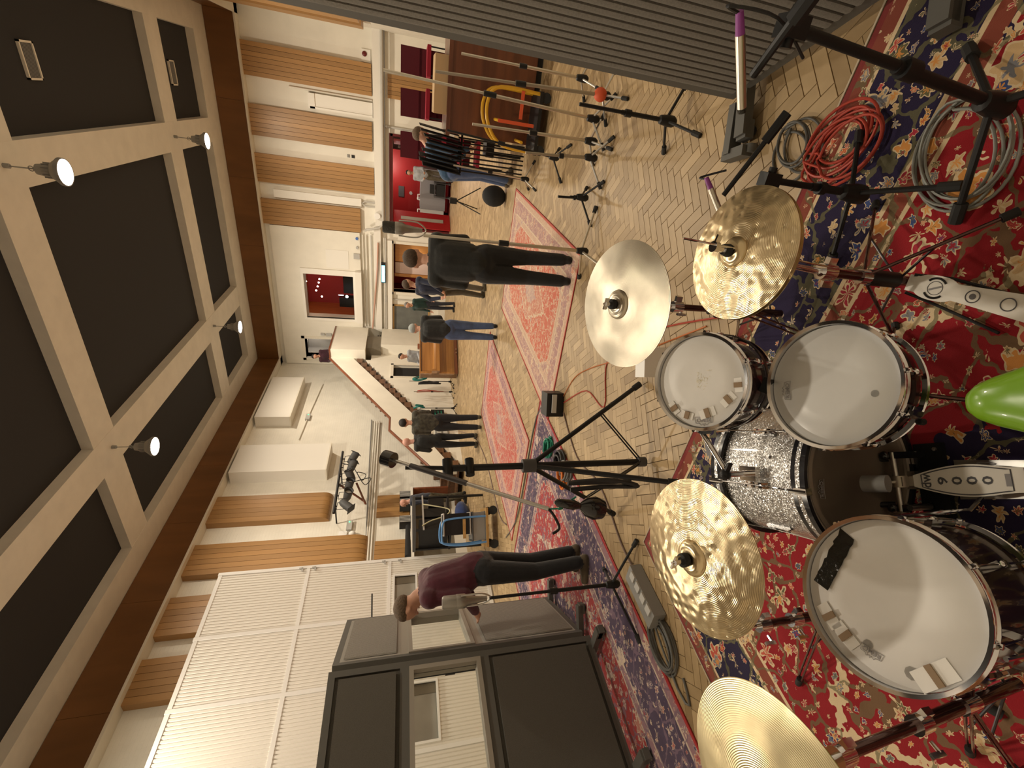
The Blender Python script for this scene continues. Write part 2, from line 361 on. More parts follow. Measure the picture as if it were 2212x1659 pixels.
# ---------------------------------------------------------------- mesh helpers
def frame(z, x=None):
    """rotation whose local z points along z"""
    z = Vector(z).normalized()
    if x is None: x = Vector((1, 0, 0)) if abs(z.x) < .9 else Vector((0, 1, 0))
    x = Vector(x); x = (x - z * x.dot(z)).normalized(); y = z.cross(x)
    return Matrix((x, y, z)).transposed().to_4x4()
class MB:
    def __init__(s): s.v = []; s.f = []; s.mi = []
    def add(s, vs, fs, mi=0):
        o = len(s.v); s.v += [tuple(v) for v in vs]; s.f += [tuple(i + o for i in f) for f in fs]; s.mi += [mi] * len(fs); return s
    def box(s, c, d, M=None, mi=0):
        hx, hy, hz = d[0] / 2, d[1] / 2, d[2] / 2
        vs = [Vector((x, y, z)) for z in (-hz, hz) for x, y in ((-hx, -hy), (hx, -hy), (hx, hy), (-hx, hy))]
        if M is not None: vs = [M.to_3x3() @ v for v in vs]
        c = Vector(c); vs = [v + c for v in vs]
        return s.add(vs, [(0, 3, 2, 1), (4, 5, 6, 7), (0, 1, 5, 4), (1, 2, 6, 5), (2, 3, 7, 6), (3, 0, 4, 7)], mi)
    def bb(s, lo, hi, mi=0):
        return s.box([(a + b) / 2 for a, b in zip(lo, hi)], [abs(b - a) for a, b in zip(lo, hi)], None, mi)
    def cyl(s, p0, p1, r0, r1=None, n=12, cap=True, mi=0):
        p0 = Vector(p0); p1 = Vector(p1); r1 = r0 if r1 is None else r1
        F = frame(p1 - p0).to_3x3()
        ring = [F @ Vector((math.cos(2 * PI * i / n), math.sin(2 * PI * i / n), 0)) for i in range(n)]
        vs = [p0 + r * r0 for r in ring] + [p1 + r * r1 for r in ring]
        fs = [(i, (i + 1) % n, n + (i + 1) % n, n + i) for i in range(n)]
        if cap: fs += [tuple(range(n - 1, -1, -1)), tuple(range(n, 2 * n))]
        return s.add(vs, fs, mi)
    def tube(s, pts, r, n=8, closed=False, mi=0, flat=None):
        P = [Vector(p) for p in pts]; m = len(P)
        rad = r if isinstance(r, (list, tuple)) else [r] * m
        vs = []; fs = []; prev = None
        for i, p in enumerate(P):
            a = P[(i - 1) % m] if (closed or i > 0) else p; b = P[(i + 1) % m] if (closed or i < m - 1) else p
            t = (b - a)
            t = t.normalized() if t.length > 1e-9 else Vector((0, 0, 1))
            if prev is None:
                x = Vector((0, 0, 1)) if abs(t.z) < .9 else Vector((1, 0, 0))
            else: x = prev
            x = x - t * x.dot(t)
            x = x.normalized() if x.length > 1e-6 else frame(t).to_3x3() @ Vector((1, 0, 0))
            y = t.cross(x); prev = x
            for k in range(n):
                an = 2 * PI * k / n; vs.append(p + (x * math.cos(an) + y * math.sin(an)) * rad[i])
        seg = m if closed else m - 1
        for i in range(seg):
            j = (i + 1) % m
            for k in range(n): fs.append((i * n + k, i * n + (k + 1) % n, j * n + (k + 1) % n, j * n + k))
        if not closed: fs += [tuple(range(n - 1, -1, -1)), tuple((m - 1) * n + k for k in range(n))]
        return s.add(vs, fs, mi)
    def lathe(s, prof, n=32, M=None, mi=0, close=False):
        M = M or Matrix.Identity(4); vs = []; fs = []; m = len(prof)
        for r, z in prof:
            for k in range(n): vs.append(M @ Vector((r * math.cos(2 * PI * k / n), r * math.sin(2 * PI * k / n), z)))
        for i in range(m if close else m - 1):
            j = (i + 1) % m
            for k in range(n): fs.append((i * n + k, i * n + (k + 1) % n, j * n + (k + 1) % n, j * n + k))
        if not close:
            if prof[0][0] > 1e-6: fs.append(tuple(range(n - 1, -1, -1)))
            if prof[-1][0] > 1e-6: fs.append(tuple((m - 1) * n + k for k in range(n)))
        return s.add(vs, fs, mi)
    def ball(s, c, r, nu=14, nv=10, M=None, mi=0):
        r = (r, r, r) if isinstance(r, (int, float)) else r
        M3 = M.to_3x3() if M is not None else Matrix.Identity(3); c = Vector(c); vs = [c + M3 @ Vector((0, 0, r[2]))]; fs = []
        for i in range(1, nv):
            t = PI * i / nv
            for k in range(nu):
                a = 2 * PI * k / nu; vs.append(c + M3 @ Vector((r[0] * math.sin(t) * math.cos(a), r[1] * math.sin(t) * math.sin(a), r[2] * math.cos(t))))
        vs.append(c + M3 @ Vector((0, 0, -r[2]))); last = len(vs) - 1
        for k in range(nu): fs.append((0, 1 + k, 1 + (k + 1) % nu)); fs.append((last, 1 + (nv - 2) * nu + (k + 1) % nu, 1 + (nv - 2) * nu + k))
        for i in range(nv - 2):
            for k in range(nu): fs.append((1 + i * nu + k, 1 + (i + 1) * nu + k, 1 + (i + 1) * nu + (k + 1) % nu, 1 + i * nu + (k + 1) % nu))
        return s.add(vs, fs, mi)
    def prism(s, poly, h, M=None, mi=0):
        M = M or Matrix.Identity(4); n = len(poly)
        h0, h1 = h if isinstance(h, (tuple, list)) else (0, h)
        vs = [M @ Vector((x, y, h0)) for x, y in poly] + [M @ Vector((x, y, h1)) for x, y in poly]
        fs = [tuple(range(n - 1, -1, -1)), tuple(range(n, 2 * n))] + [(i, (i + 1) % n, n + (i + 1) % n, n + i) for i in range(n)]
        return s.add(vs, fs, mi)
    def xf(s, M): s.v = [tuple(M @ Vector(v)) for v in s.v]; return s

def wmat(o):
    M = o.matrix_basis.copy(); p = o.parent
    while p is not None: M = p.matrix_basis @ M; p = p.parent
    return M
def tag(o, label, cat=None, group=None, kind=None):
    if label: o['label'] = label
    if cat: o['category'] = cat
    if group: o['group'] = group
    if kind: o['kind'] = kind
    return o
def mesh_of(name, mb, m, smooth=None):
    me = bpy.data.meshes.new(name); me.from_pydata(mb.v, [], mb.f)
    ms = m if isinstance(m, (list, tuple)) else [m]
    for x in ms: me.materials.append(MATS[x] if isinstance(x, str) else x)
    if len(ms) > 1: me.polygons.foreach_set('material_index', mb.mi)
    if smooth is not None:
        me.polygons.foreach_set('use_smooth', [True] * len(me.polygons)); me.set_sharp_from_angle(angle=math.radians(smooth))
    me.update()
    return me
def obj(name, mb, m, parent=None, smooth=40, world=True, M=None):
    """one mesh object. world=True: vertices are in room coordinates; else in the parent's own frame"""
    if parent is None:
        if M is None:
            a = np.array(mb.v); lo = a.min(0); hi = a.max(0); c = Vector(((lo[0] + hi[0]) / 2, (lo[1] + hi[1]) / 2, lo[2]))
            if world: mb.xf(Matrix.Translation(-c))
            M = Matrix.Translation(c) if world else Matrix.Identity(4)
        elif world: mb.xf(M.inverted())
        o = bpy.data.objects.new(name, mesh_of(name, mb, m, smooth)); o.matrix_basis = M
    else:
        if world: mb.xf(wmat(parent).inverted())
        o = bpy.data.objects.new(name, mesh_of(name, mb, m, smooth)); o.parent = parent
    COL.objects.link(o)
    return o
def struct(name, mb, m, label=None, smooth=40, parent=None):
    o = obj(name, mb, m, parent, smooth)
    if parent is None: o['kind'] = 'structure'
    if label: o['label'] = label
    return o
def thing(name, label, cat, loc=(0, 0, 0), rotz=0.0, group=None, M=None, kind=None):
    o = bpy.data.objects.new(name, None); o.empty_display_size = .1
    o.matrix_basis = M if M is not None else Matrix.Translation(loc) @ Matrix.Rotation(rotz, 4, 'Z')
    COL.objects.link(o); tag(o, label, cat, group, kind); return o
def dup(root, M, label=None, group=None):
    def cp(o, p):
        c = o.copy(); COL.objects.link(c); c.parent = p
        for ch in kids[o.name]: cp(ch, c)
        return c
    r = cp(root, None); r.matrix_basis = M
    if label: r['label'] = label
    if group: r['group'] = group
    return r
class _K(dict):
    def __missing__(s, k): return [o for o in bpy.data.objects if o.parent and o.parent.name == k]
kids = _K()
def at(loc, rz=0.0): return Matrix.Translation(loc) @ Matrix.Rotation(rz, 4, 'Z')
def text(name, body, size, m, parent, M, ext=.0006, world=False, bold=False, sx=1.0):
    cu = bpy.data.curves.new('txt', 'FONT'); cu.body = body; cu.size = size; cu.extrude = ext; cu.align_x = 'CENTER'; cu.align_y = 'CENTER'; cu.resolution_u = 2
    if bold: cu.offset = size * .02
    t = bpy.data.objects.new('txt', cu); COL.objects.link(t)
    bpy.context.view_layer.update(); dg = bpy.context.evaluated_depsgraph_get()
    me = bpy.data.meshes.new_from_object(t.evaluated_get(dg)); bpy.data.objects.remove(t); bpy.data.curves.remove(cu)
    if world: M = wmat(parent).inverted() @ M
    me.transform(M @ Matrix.Diagonal((sx, 1, 1, 1)))
    me.materials.clear(); me.materials.append(MATS[m]); me.name = name
    o = bpy.data.objects.new(name, me); o.parent = parent; COL.objects.link(o); return o
def catmull(pts, k=6, closed=False):
    P = [Vector(p) for p in pts]; n = len(P); out = []
    for i in range(n if closed else n - 1):
        a, b, c, d = (P[(i - 1) % n] if (closed or i > 0) else P[i]), P[i], P[(i + 1) % n], (P[(i + 2) % n] if (closed or i + 2 < n) else P[(i + 1) % n])
        for j in range(k):
            t = j / k
            out.append(.5 * ((2 * b) + (c - a) * t + (2 * a - 5 * b + 4 * c - d) * t * t + (3 * b - a - 3 * c + d) * t ** 3))
    if not closed: out.append(P[-1])
    return out
def cable(name, pts, r, m, label, group=None, k=5, n=6):
    o = obj(name, MB().tube(catmull(pts, k), r, n), m, smooth=60); return tag(o, label, 'cable', group)
def coil(name, c, R, r, turns, m, label, group=None, flat=.75, ang=0.0, tail=None, jit=.18, seed=1):
    rr = random.Random(seed); pts = []
    c = Vector(c); ca, sa = math.cos(ang), math.sin(ang)
    N = 16
    for i in range(int(turns * N)):
        a = 2 * PI * i / N; t = i // N; q = rr.random()
        if i % N == 0: ox, oy, ss = rr.uniform(-jit, jit) * R, rr.uniform(-jit, jit) * R, rr.uniform(1 - jit, 1 + jit * .5)
        x, y = R * ss * math.cos(a) + ox, R * flat * ss * math.sin(a) + oy
        pts.append((c.x + x * ca - y * sa, c.y + x * sa + y * ca, c.z + r + (t % 4) * r * 1.4 + q * r * .4))
    if tail: pts += tail
    o = obj(name, MB().tube(catmull(pts, 2), r, 6), m, smooth=60); return tag(o, label, 'cable', group)

# ================================================================ SETTING
# ---------------------------------------------------------------- floor: herringbone oak blocks
fl = struct('floor', MB().bb((XA - .3, YK - .3, -.30), (XR + .3, YB + .3, -.012)), 'joint_dark', 'herringbone oak block floor')
RUGS = [(-3.10, 4.62, -1.05, 8.05), (-5.88, 5.28, -3.90, 8.97), (-6.2, .6, -3.10, 5.02), (-2.68, -.9, 1.2, 2.02)]
BW, BL = .0725, .2175
def parquet():
    th = math.radians(45); ca, sa = math.cos(th), math.sin(th)
    n = int(round(BL / BW)); blocks = []
    R = 240
    for i in range(-R, R):
        for j in range(-R // n - 4, R // n + 4):
            # classic herringbone lattice in block-width units
            x = i + j * n; y = i - j * n
            blocks.append((x, y, 0)); blocks.append((x + n, y + 1 - n, 1)) if False else blocks.append((x + n, y - n + 1, 1))
    out = []
    for x, y, o in blocks:
        w_, h_ = (n, 1) if o == 0 else (1, n)
        cx, cy = (x + w_ / 2) * BW, (y + h_ / 2) * BW
        X, Y = cx * ca - cy * sa - 4.3, cx * sa + cy * ca + 9.0
        if XA - .2 < X < XR + .2 and YK - .2 < Y < YB + .3: out.append((X, Y, o))
    return out
BLK = parquet()
gap = .0013
base_v = np.array([(-1, -1, 0), (1, -1, 0), (1, 1, 0), (-1, 1, 0), (-1, -1, 1), (1, -1, 1), (1, 1, 1), (-1, 1, 1)], float)
TH = math.radians(45)
def blk_rot(o): return TH + (0 if o == 0 else PI / 2)
CRn = np.array(cam.matrix_world.to_3x3()); FPX = 1034.2
def px_of(p):
    c = (np.asarray(p, float) - np.array([0, 0, 1.72])) @ CRn
    if c[2] > -.1: return None
    return 1171.5 + FPX * c[0] / -c[2], 852.8 - FPX * c[1] / -c[2], -c[2]
near = []
for k, (X, Y, o) in enumerate(BLK):
    q = px_of((X, Y, 0))
    if q and -20 < q[0] < 2232 and -20 < q[1] < 1679 and not any(r[0] < X < r[2] and r[1] < Y < r[3] for r in RUGS) and X > -3.0:
        near.append((q[2], k))
near.sort(); NEAR = set(k for _, k in near[:300])
# shared meshes for the singled-out blocks (eight tones)
tone_meshes = []
def blk_mesh(name, t):
    me = bpy.data.meshes.new(name); s = np.array([BL / 2 - gap, BW / 2 - gap, .014])
    v = base_v * s + np.array([0, 0, -.014])
    v[4:, :2] *= np.array([(BL / 2 - gap - .0012) / (BL / 2 - gap), (BW / 2 - gap - .0012) / (BW / 2 - gap)])
    me.from_pydata(v.tolist(), [], [(4, 5, 6, 7), (0, 1, 5, 4), (1, 2, 6, 5), (2, 3, 7, 6), (3, 0, 4, 7), (0, 3, 2, 1)])
    me.materials.append(MATS['oak_block']); a = me.attributes.new('tone', 'FLOAT', 'POINT'); a.data.foreach_set('value', [t] * 8)
    return me
for q in range(12): tone_meshes.append(blk_mesh('plank', .18 + .64 * q / 11))
flinv = wmat(fl).inverted()
for k in sorted(NEAR):
    X, Y, o = BLK[k]
    p = bpy.data.objects.new('plank', tone_meshes[int(rng.normal(6, 2.4).__round__()) % 12]); p.parent = fl
    p.matrix_basis = flinv @ Matrix.Translation((X, Y, 0)) @ Matrix.Rotation(blk_rot(o), 4, 'Z'); COL.objects.link(p)
# the rest as one part
far = [b for k, b in enumerate(BLK) if k not in NEAR]
fa = np.array(far); rot = np.where(fa[:, 2] == 0, TH, TH + PI / 2); N_ = len(far)
s = np.array([BL / 2 - gap, BW / 2 - gap, .014]); bv = base_v * s + np.array([0, 0, -.014])
cs, sn = np.cos(rot)[:, None], np.sin(rot)[:, None]
VX = bv[None, :, 0] * cs - bv[None, :, 1] * sn + fa[:, 0:1]; VY = bv[None, :, 0] * sn + bv[None, :, 1] * cs + fa[:, 1:2]
VZ = np.repeat(bv[None, :, 2], N_, 0)
V = np.stack([VX, VY, VZ], -1).reshape(-1, 3)
Fq = np.array([(4, 5, 6, 7), (0, 1, 5, 4), (1, 2, 6, 5), (2, 3, 7, 6), (3, 0, 4, 7)])
F = (Fq[None] + (np.arange(N_) * 8)[:, None, None]).reshape(-1, 4)
me = bpy.data.meshes.new('planks'); me.vertices.add(len(V)); me.vertices.foreach_set('co', (V - np.array(fl.location)).ravel())
me.loops.add(F.size); me.loops.foreach_set('vertex_index', F.ravel().astype(np.int32)); me.polygons.add(len(F))
me.polygons.foreach_set('loop_start', np.arange(0, F.size, 4, dtype=np.int32)); me.polygons.foreach_set('loop_total', np.full(len(F), 4, np.int32))
me.materials.append(MATS['oak_block']); me.polygons.foreach_set('use_smooth', np.zeros(len(F), bool)); me.update(calc_edges=True)
tn = np.clip(rng.normal(.5, .2, N_), .1, .9); a = me.attributes.new('tone', 'FLOAT', 'POINT'); a.data.foreach_set('value', np.repeat(tn, 8))
rest = bpy.data.objects.new('plank_field', me); rest.parent = fl; rest['kind'] = 'stuff'; COL.objects.link(rest)

# ---------------------------------------------------------------- walls
def wall_with_holes(name, m, axis, pos, thick, a0, a1, z0, z1, holes):
    """axis 'y': wall plane y=pos running along x; axis 'x': plane x=pos running along y. holes: (a0,a1,z0,z1)"""
    mb = MB(); xs = sorted({a0, a1, *[h[0] for h in holes], *[h[1] for h in holes]}); zs = sorted({z0, z1, *[h[2] for h in holes], *[h[3] for h in holes]})
    for i in range(len(xs) - 1):
        run = None
        for j in range(len(zs) - 1):
            cx, cz = (xs[i] + xs[i + 1]) / 2, (zs[j] + zs[j + 1]) / 2
            hole = any(h[0] < cx < h[1] and h[2] < cz < h[3] for h in holes)
            if not hole:
                if axis == 'y': mb.bb((xs[i], min(pos, pos + thick), zs[j]), (xs[i + 1], max(pos, pos + thick), zs[j + 1]))
                else: mb.bb((min(pos, pos + thick), xs[i], zs[j]), (max(pos, pos + thick), xs[i + 1], zs[j + 1]))
    return mb
HB = [(-4.40, -1.32, 0.0, 2.12), (-6.98, -5.03, 0.0, 2.10), (-8.24, -6.44, 3.62, 5.40), (-10.05, -9.17, 3.42, 5.58), (-10.06, -8.98, 0.02, 2.08)]
struct('wall_far', wall_with_holes('w', None, 'y', YB, .35, XA - .3, XR + .3, 0, 7.9, HB), 'wall_white', 'white painted end wall with doors and control room window', smooth=None)
struct('wall_left', MB().bb((XA - .3, YK - .3, 0), (XA, YB + .35, 7.9)), 'brick_white', 'white painted brick side wall behind the stairs', smooth=None)
struct('wall_right', MB().bb((XR, YK - .3, 0), (XR + .3, YB + .35, 7.9)), 'brick_white', 'white painted side wall beside the drum kit', smooth=None)
struct('wall_near', MB().bb((XA - .3, YK - .3, 0), (XR + .3, YK, 7.9)), 'brick_white', 'white painted wall behind the drum kit', smooth=None)

# ---------------------------------------------------------------- ceiling: dark panels recessed between white beams
ceil = struct('ceiling', MB().bb((XA - .3, YK - .3, 7.57), (XR + .3, YB + .3, 7.9)), 'ceiling_dark', 'dark recessed ceiling panels between white beams', smooth=None)
BT = 7.57
beams_y = [(-2.15, -1.49), (-7.42, -6.72)]
beams_x = [(15.34, 16.10), (9.02, 9.78), (2.7, 3.46)]
EY, EX = 1.30, .95
for a, b in beams_y: struct('ceiling_beam', MB().bb((a, YK, 7.375), (b, YB, BT)), 'beam_white', 'long white ceiling beam', None, ceil)
for a, b in beams_x: struct('ceiling_beam', MB().bb((XA, a, 7.379), (XR, b, BT)), 'beam_white', 'white cross beam', None, ceil)
# edge strip of the ceiling above the frieze
for lo, hi in (((XA, YK, 7.371), (XA + EX, YB, BT)), ((XR - EX, YK, 7.371), (XR, YB, BT)), ((XA, YB - EY, 7.367), (XR, YB, BT)), ((XA, YK, 7.367), (XR, YK + EY, BT))):
    struct('ceiling_edge', MB().bb(lo, hi), 'beam_white', 'white ceiling edge strip', None, ceil)
for x0, x1, y0 in ((-.62, -.30, 10.95), (-.62, -.28, 16.75)):
    f = MB(); xa_, xb_, ya_, yb_ = x0 - .1, x1 + .12, y0, y0 + .36
    v = thing('ceiling_vent', 'small rectangular vent set in the dark ceiling panel %s' % ('over the middle of the hall' if y0 < 12 else 'near the end wall frieze'), 'vent', ((x0 + x1) / 2, y0 + .2, 7.53))
    f.bb((xa_, ya_, 7.53), (xb_, ya_ + .03, 7.57)); f.bb((xa_, yb_ - .03, 7.53), (xb_, yb_, 7.57)); f.bb((xa_, ya_, 7.53), (xa_ + .03, yb_, 7.57)); f.bb((xb_ - .03, ya_, 7.53), (xb_, yb_, 7.57))
    obj('vent_frame', f, 'trim_cream', v, None)
    g = MB()
    for k in range(9): g.bb((xa_ + .03, ya_ + .05 + k * .033, 7.545), (xb_ - .03, ya_ + .062 + k * .033, 7.57))
    obj('grille', g, 'mid_grey', v, None)

# frieze: dark timber boards under the ceiling edge, with a cream bead below
PJ = .30
fr = thing('trim_1', None, None, (XA + PJ, YB - PJ, ZC)); fr['kind'] = 'structure'; fr['label'] = 'dark timber frieze running round the top of the walls'
def boards(x0, y0, x1, y1, n, th):
    for i in range(n):
        a, b = i / n, (i + 1) / n
        p = Vector((x0 + (x1 - x0) * a, y0 + (y1 - y0) * a, 0)); q = Vector((x0 + (x1 - x0) * b, y0 + (y1 - y0) * b, 0))
        d = (q - p).normalized() * .003; p += d; q -= d
        lo = (min(p.x, q.x, p.x + th[0]), min(p.y, q.y, p.y + th[1]), ZC + .05); hi = (max(p.x, q.x, p.x + th[0]), max(p.y, q.y, p.y + th[1]), 7.36)
        obj('frieze_board', MB().bb(lo, hi), 'frieze_wood', fr, None)
boards(XA + PJ, YB - PJ, XR - PJ, YB - PJ, 5, (0, .05)); boards(XA + PJ, YK + PJ, XA + PJ, YB - PJ, 9, (-.05, 0)); boards(XR - PJ, YK + PJ, XR - PJ, YB - PJ, 9, (.05, 0)); boards(XA + PJ, YK + PJ, XR - PJ, YK + PJ, 5, (0, -.05))
bd = MB(); e = .02
bd.bb((XA, YB - PJ - e, ZC), (XR, YB, ZC + .05)); bd.bb((XA, YK, ZC), (XA + PJ + e, YB, ZC + .05)); bd.bb((XR - PJ - e, YK, ZC), (XR, YB, ZC + .05)); bd.bb((XA, YK, ZC), (XR, YK + PJ + e, ZC + .05))
obj('bead', bd, 'trim_cream', fr, None)

# skirtings
struct('baseboard_far', MB().bb((-8.95, YB - .03, 0), (-7.0, YB, .28)).bb((-5.0, YB - .03, 0), (-4.42, YB, .28)).bb((-1.30, YB - .03, 0), (XR, YB, .28)), 'skirt_white', 'white painted skirting of the end wall', None)
struct('baseboard_left', MB().bb((XA, YK, 0), (XA + .035, 10.6, .30)), 'skirt_white', 'white painted skirting of the left wall', None)

# ---------------------------------------------------------------- pendant lamps under the beam crossings
def lamp(x, y, k, lab):
    t = thing('pendant_lamp', lab, 'lamp', (x, y, 6.64), 0, 'round lamps hung from the ceiling beams')
    T = Matrix.Translation
    h = MB().cyl((x, y, 7.30), (x, y, 7.375), .035, n=10).cyl((x, y, 7.0), (x, y, 7.31), .010, n=6).lathe([(.03, -.012), (.042, 0), (.03, .012)], 12, T((x, y, 7.05)) @ Matrix.Rotation(PI / 2, 4, 'X'), 0, True)
    obj('hanger', h, 'lamp_metal', t)
    b = MB().lathe([(.02, .36), (.075, .34), (.085, .27), (.10, .24), (.10, .16), (.13, .13), (.19, .05), (.195, .02)], 24, T((x, y, 6.64)))
    for i in range(12):
        a = 2 * PI * i / 12; b.box((x + .10 * math.cos(a), y + .10 * math.sin(a), 6.84), (.03, .006, .09), Matrix.Rotation(a, 4, 'Z'))
    obj('housing', b, 'lamp_metal', t)
    obj('shade_ring', MB().lathe([(.185, .0), (.2, .0), (.2, .05), (.185, .05)], 28, T((x, y, 6.635)), 0, True), 'lamp_metal', t)
    obj('diffuser', MB().lathe([(0.0001, -.028), (.08, -.022), (.15, -.006), (.186, .012), (.186, .02)], 28, T((x, y, 6.642))), 'lamp_glow', t)
    ld = bpy.data.lights.new('lamp_light', 'AREA'); ld.shape = 'DISK'; ld.size = .34; ld.energy = LAMP_POWER * k; ld.color = LAMP_COLOR
    lo = bpy.data.objects.new('lamp_light', ld); lo.location = (0, 0, -.045); lo.parent = t; COL.objects.link(lo)
LL = ['round white lamp below the beam by the end wall, over the red doors', 'round white lamp below the beam near the landing stairs', 'large round white lamp below the long beam over the middle of the hall', 'round white lamp below the beam opposite the white wall boxes', 'round white lamp over the drum kit', 'round white lamp over the grey screens']
for (x, y, k), lb in zip(LAMP_SPOTS, LL): lamp(x, y, k, lb)

# ================================================================ WALL FITTINGS
def acoustic_panel(name, label, axis, a0, a1, z0, z1, n, depth=.16, foot=0.0, group='tall timber acoustic panels on the walls', sgn=1):
    """a run of narrow timber boards standing proud of the wall, optionally curling in at the foot"""
    if axis == 'y': t = thing(name, label, 'wall panel', ((a0 + a1) / 2, YB - depth, z0), 0, group)
    else: t = thing(name, label, 'wall panel', ((XA + depth) if sgn > 0 else (XR - depth), (a0 + a1) / 2, z0), 0, group)
    wd = (a1 - a0) / n
    for i in range(n):
        p, q = a0 + i * wd + .004, a0 + (i + 1) * wd - .004
        prof = [(0, z1), (depth, z1)]
        if foot: prof += [(depth, z0 + foot)] + [(depth * math.cos(k * PI / 12), z0 + foot - foot * math.sin(k * PI / 12)) for k in range(1, 7)] + [(0, z0)]
        else: prof += [(depth, z0), (0, z0)]
        mb = MB(); nn = len(prof)
        if axis == 'y': vs = [(q, YB - .002 - d, z) for d, z in prof] + [(p, YB - .002 - d, z) for d, z in prof]
        elif sgn > 0: vs = [(XA + .002 + d, q, z) for d, z in prof] + [(XA + .002 + d, p, z) for d, z in prof]
        else: vs = [(XR - .002 - d, p, z) for d, z in prof] + [(XR - .002 - d, q, z) for d, z in prof]
        if sgn < 0 or axis == 'x': vs = vs[nn:] + vs[:nn]
        if sgn < 0: vs = vs[nn:] + vs[:nn]
        mb.add(vs, [tuple(range(nn)), tuple(range(2 * nn - 1, nn - 1, -1))] + [(i2, nn + i2, nn + (i2 + 1) % nn, (i2 + 1) % nn) for i2 in range(nn)])
        obj('board', mb, 'acoustic_wood', t, 35)
    return t
acoustic_panel('timber_baffle', 'timber acoustic panel on the end wall furthest from the control room window', 'y', -.23, .68, 2.78, 6.57, 7)
acoustic_panel('timber_baffle', 'timber acoustic panel on the end wall over the red doors, beside the white duct', 'y', -1.90, -.99, 2.80, 6.57, 7)
acoustic_panel('timber_baffle', 'timber acoustic panel on the end wall between the two wall switches and the white box', 'y', -3.32, -2.42, 2.76, 6.57, 7)
acoustic_panel('timber_baffle', 'timber acoustic panel next to the smooth white control room wall', 'y', -4.71, -3.86, 3.27, 6.57, 6)
acoustic_panel('timber_baffle', 'short timber panel below the pipe ledge beside the red chairs', 'y', -.20, .50, .30, 2.28, 6, .08)
acoustic_panel('timber_baffle', 'timber acoustic panel on the side wall above the spotlight bar', 'x', 10.40, 11.40, 3.62, 6.57, 6, .18, .25)
acoustic_panel('timber_baffle', 'long timber acoustic panel curving in at its foot beside the white screen', 'x', 8.78, 9.70, 2.55, 6.57, 6, .18, .40)
acoustic_panel('timber_baffle', 'timber acoustic panel rising behind the white screen next to the curved one', 'x', 7.30, 8.22, 2.55, 6.57, 6, .18, .40)
acoustic_panel('timber_baffle', 'timber acoustic panel rising behind the middle of the white screen', 'x', 5.97, 6.83, 2.55, 6.57, 6, .18, .40)
acoustic_panel('timber_baffle', 'short square timber panel below the pipes over the brown recess', 'x', 10.42, 11.28, 1.49, 2.40, 5, .06)
acoustic_panel('timber_baffle', 'short timber panel below the pipes beside the equipment rack', 'x', 8.75, 9.52, 1.49, 2.39, 5, .06)
for y0, y1, w_ in ((17.4, 18.3, 'beside the corner'), (15.9, 16.8, 'second from the corner'), (14.4, 15.3, 'third from the corner')):
    acoustic_panel('timber_baffle', 'side wall timber panel behind the grey ribbed screen, %s' % w_, 'x', y0, y1, 2.9, 6.57, 5, .18, 0, sgn=-1)

# smooth white control-room wall standing proud of the brickwork, with its window
SW = YB - .12
cw = thing('wall_panel_white', 'smooth white boxed-out wall round the control room window', 'wall panel', (-7.0, SW, 3.3))
mbw = wall_with_holes('c', None, 'y', SW, .12, XA + .02, -4.74, 3.32, 6.36, [(-8.24, -6.44, 3.62, 5.40), (-10.05, -9.17, 3.32, 5.58)])
obj('facing', mbw, 'wall_white', cw, None)
obj('access_hatch', MB().bb((-6.15, SW - .012, 3.75), (-5.45, SW, 4.55)), 'white_paint', cw, None)
wn = thing('window_1', None, None, (-7.34, SW, 3.62)); wn['kind'] = 'structure'; wn['label'] = 'control room window glowing red and amber'
fr_ = MB(); x0, x1, z0, z1 = -8.24, -6.44, 3.62, 5.40; t_ = .09
for lo, hi in (((x0 - t_, SW - .05, z0 - t_), (x1 + t_ + .12, SW + .1, z0)), ((x0 - t_, SW - .05, z1), (x1 + t_ + .12, SW + .1, z1 + t_)), ((x0 - t_, SW - .05, z0), (x0, SW + .1, z1)), ((x1, SW - .05, z0), (x1 + t_ + .12, SW + .1, z1))): fr_.bb(lo, hi)
obj('window_frame', fr_, 'white_paint', wn, None)
obj('window_sill', MB().bb((x0 - .1, SW - .20, 3.30), (x1 + .24, SW - .02, 3.53)), 'white_paint', wn, None)
obj('window_pane', MB().bb((x0, SW + .13, z0), (x1, SW + .142, z1)), 'glass', wn, None)
# control room behind the glass
cr_ = thing('control_room', 'red lit control room with a row of bright bulbs behind the window', 'room', (-7.34, 21.5, 3.1))
obj('back_wall', MB().bb((-9.0, 23.2, 2.9), (-5.7, 23.3, 6.2)), 'red_glow', cr_, None)
obj('side_wall', MB().bb((-9.05, 20.12, 2.9), (-8.95, 23.2, 6.2)), 'orange_wood', cr_, None)
obj('side_wall', MB().bb((-5.8, 20.12, 2.9), (-5.7, 23.2, 6.2)), 'orange_wood', cr_, None)
obj('soffit', MB().bb((-9.0, 20.12, 5.9), (-5.7, 23.2, 6.0)), 'orange_wood', cr_, None)
obj('room_floor', MB().bb((-9.0, 20.12, 2.9), (-5.7, 23.2, 3.0)), 'dark_grey', cr_, None)
obj('ceiling_board', MB().bb((-8.9, 20.13, 5.62), (-5.85, 20.8, 5.68)), 'orange_wood', cr_, None)
for i, (x, z) in enumerate(((-6.60, 5.02), (-7.10, 5.06), (-7.25, 5.10), (-7.42, 5.15), (-7.60, 5.22), (-7.85, 5.02))):
    obj('bulb', MB().ball((x, 21.0, z), .035, 10, 8), 'bulb_glow', cr_)
obj('monitor_desk', MB().bb((-8.4, 20.9, 3.0), (-6.3, 21.8, 3.75)).box((-7.3, 21.5, 3.95), (1.0, .12, .5)).box((-6.5, 21.3, 4.0), (.4, .4, .7)).box((-8.1, 21.3, 4.0), (.4, .4, .7)), 'black', cr_, None)
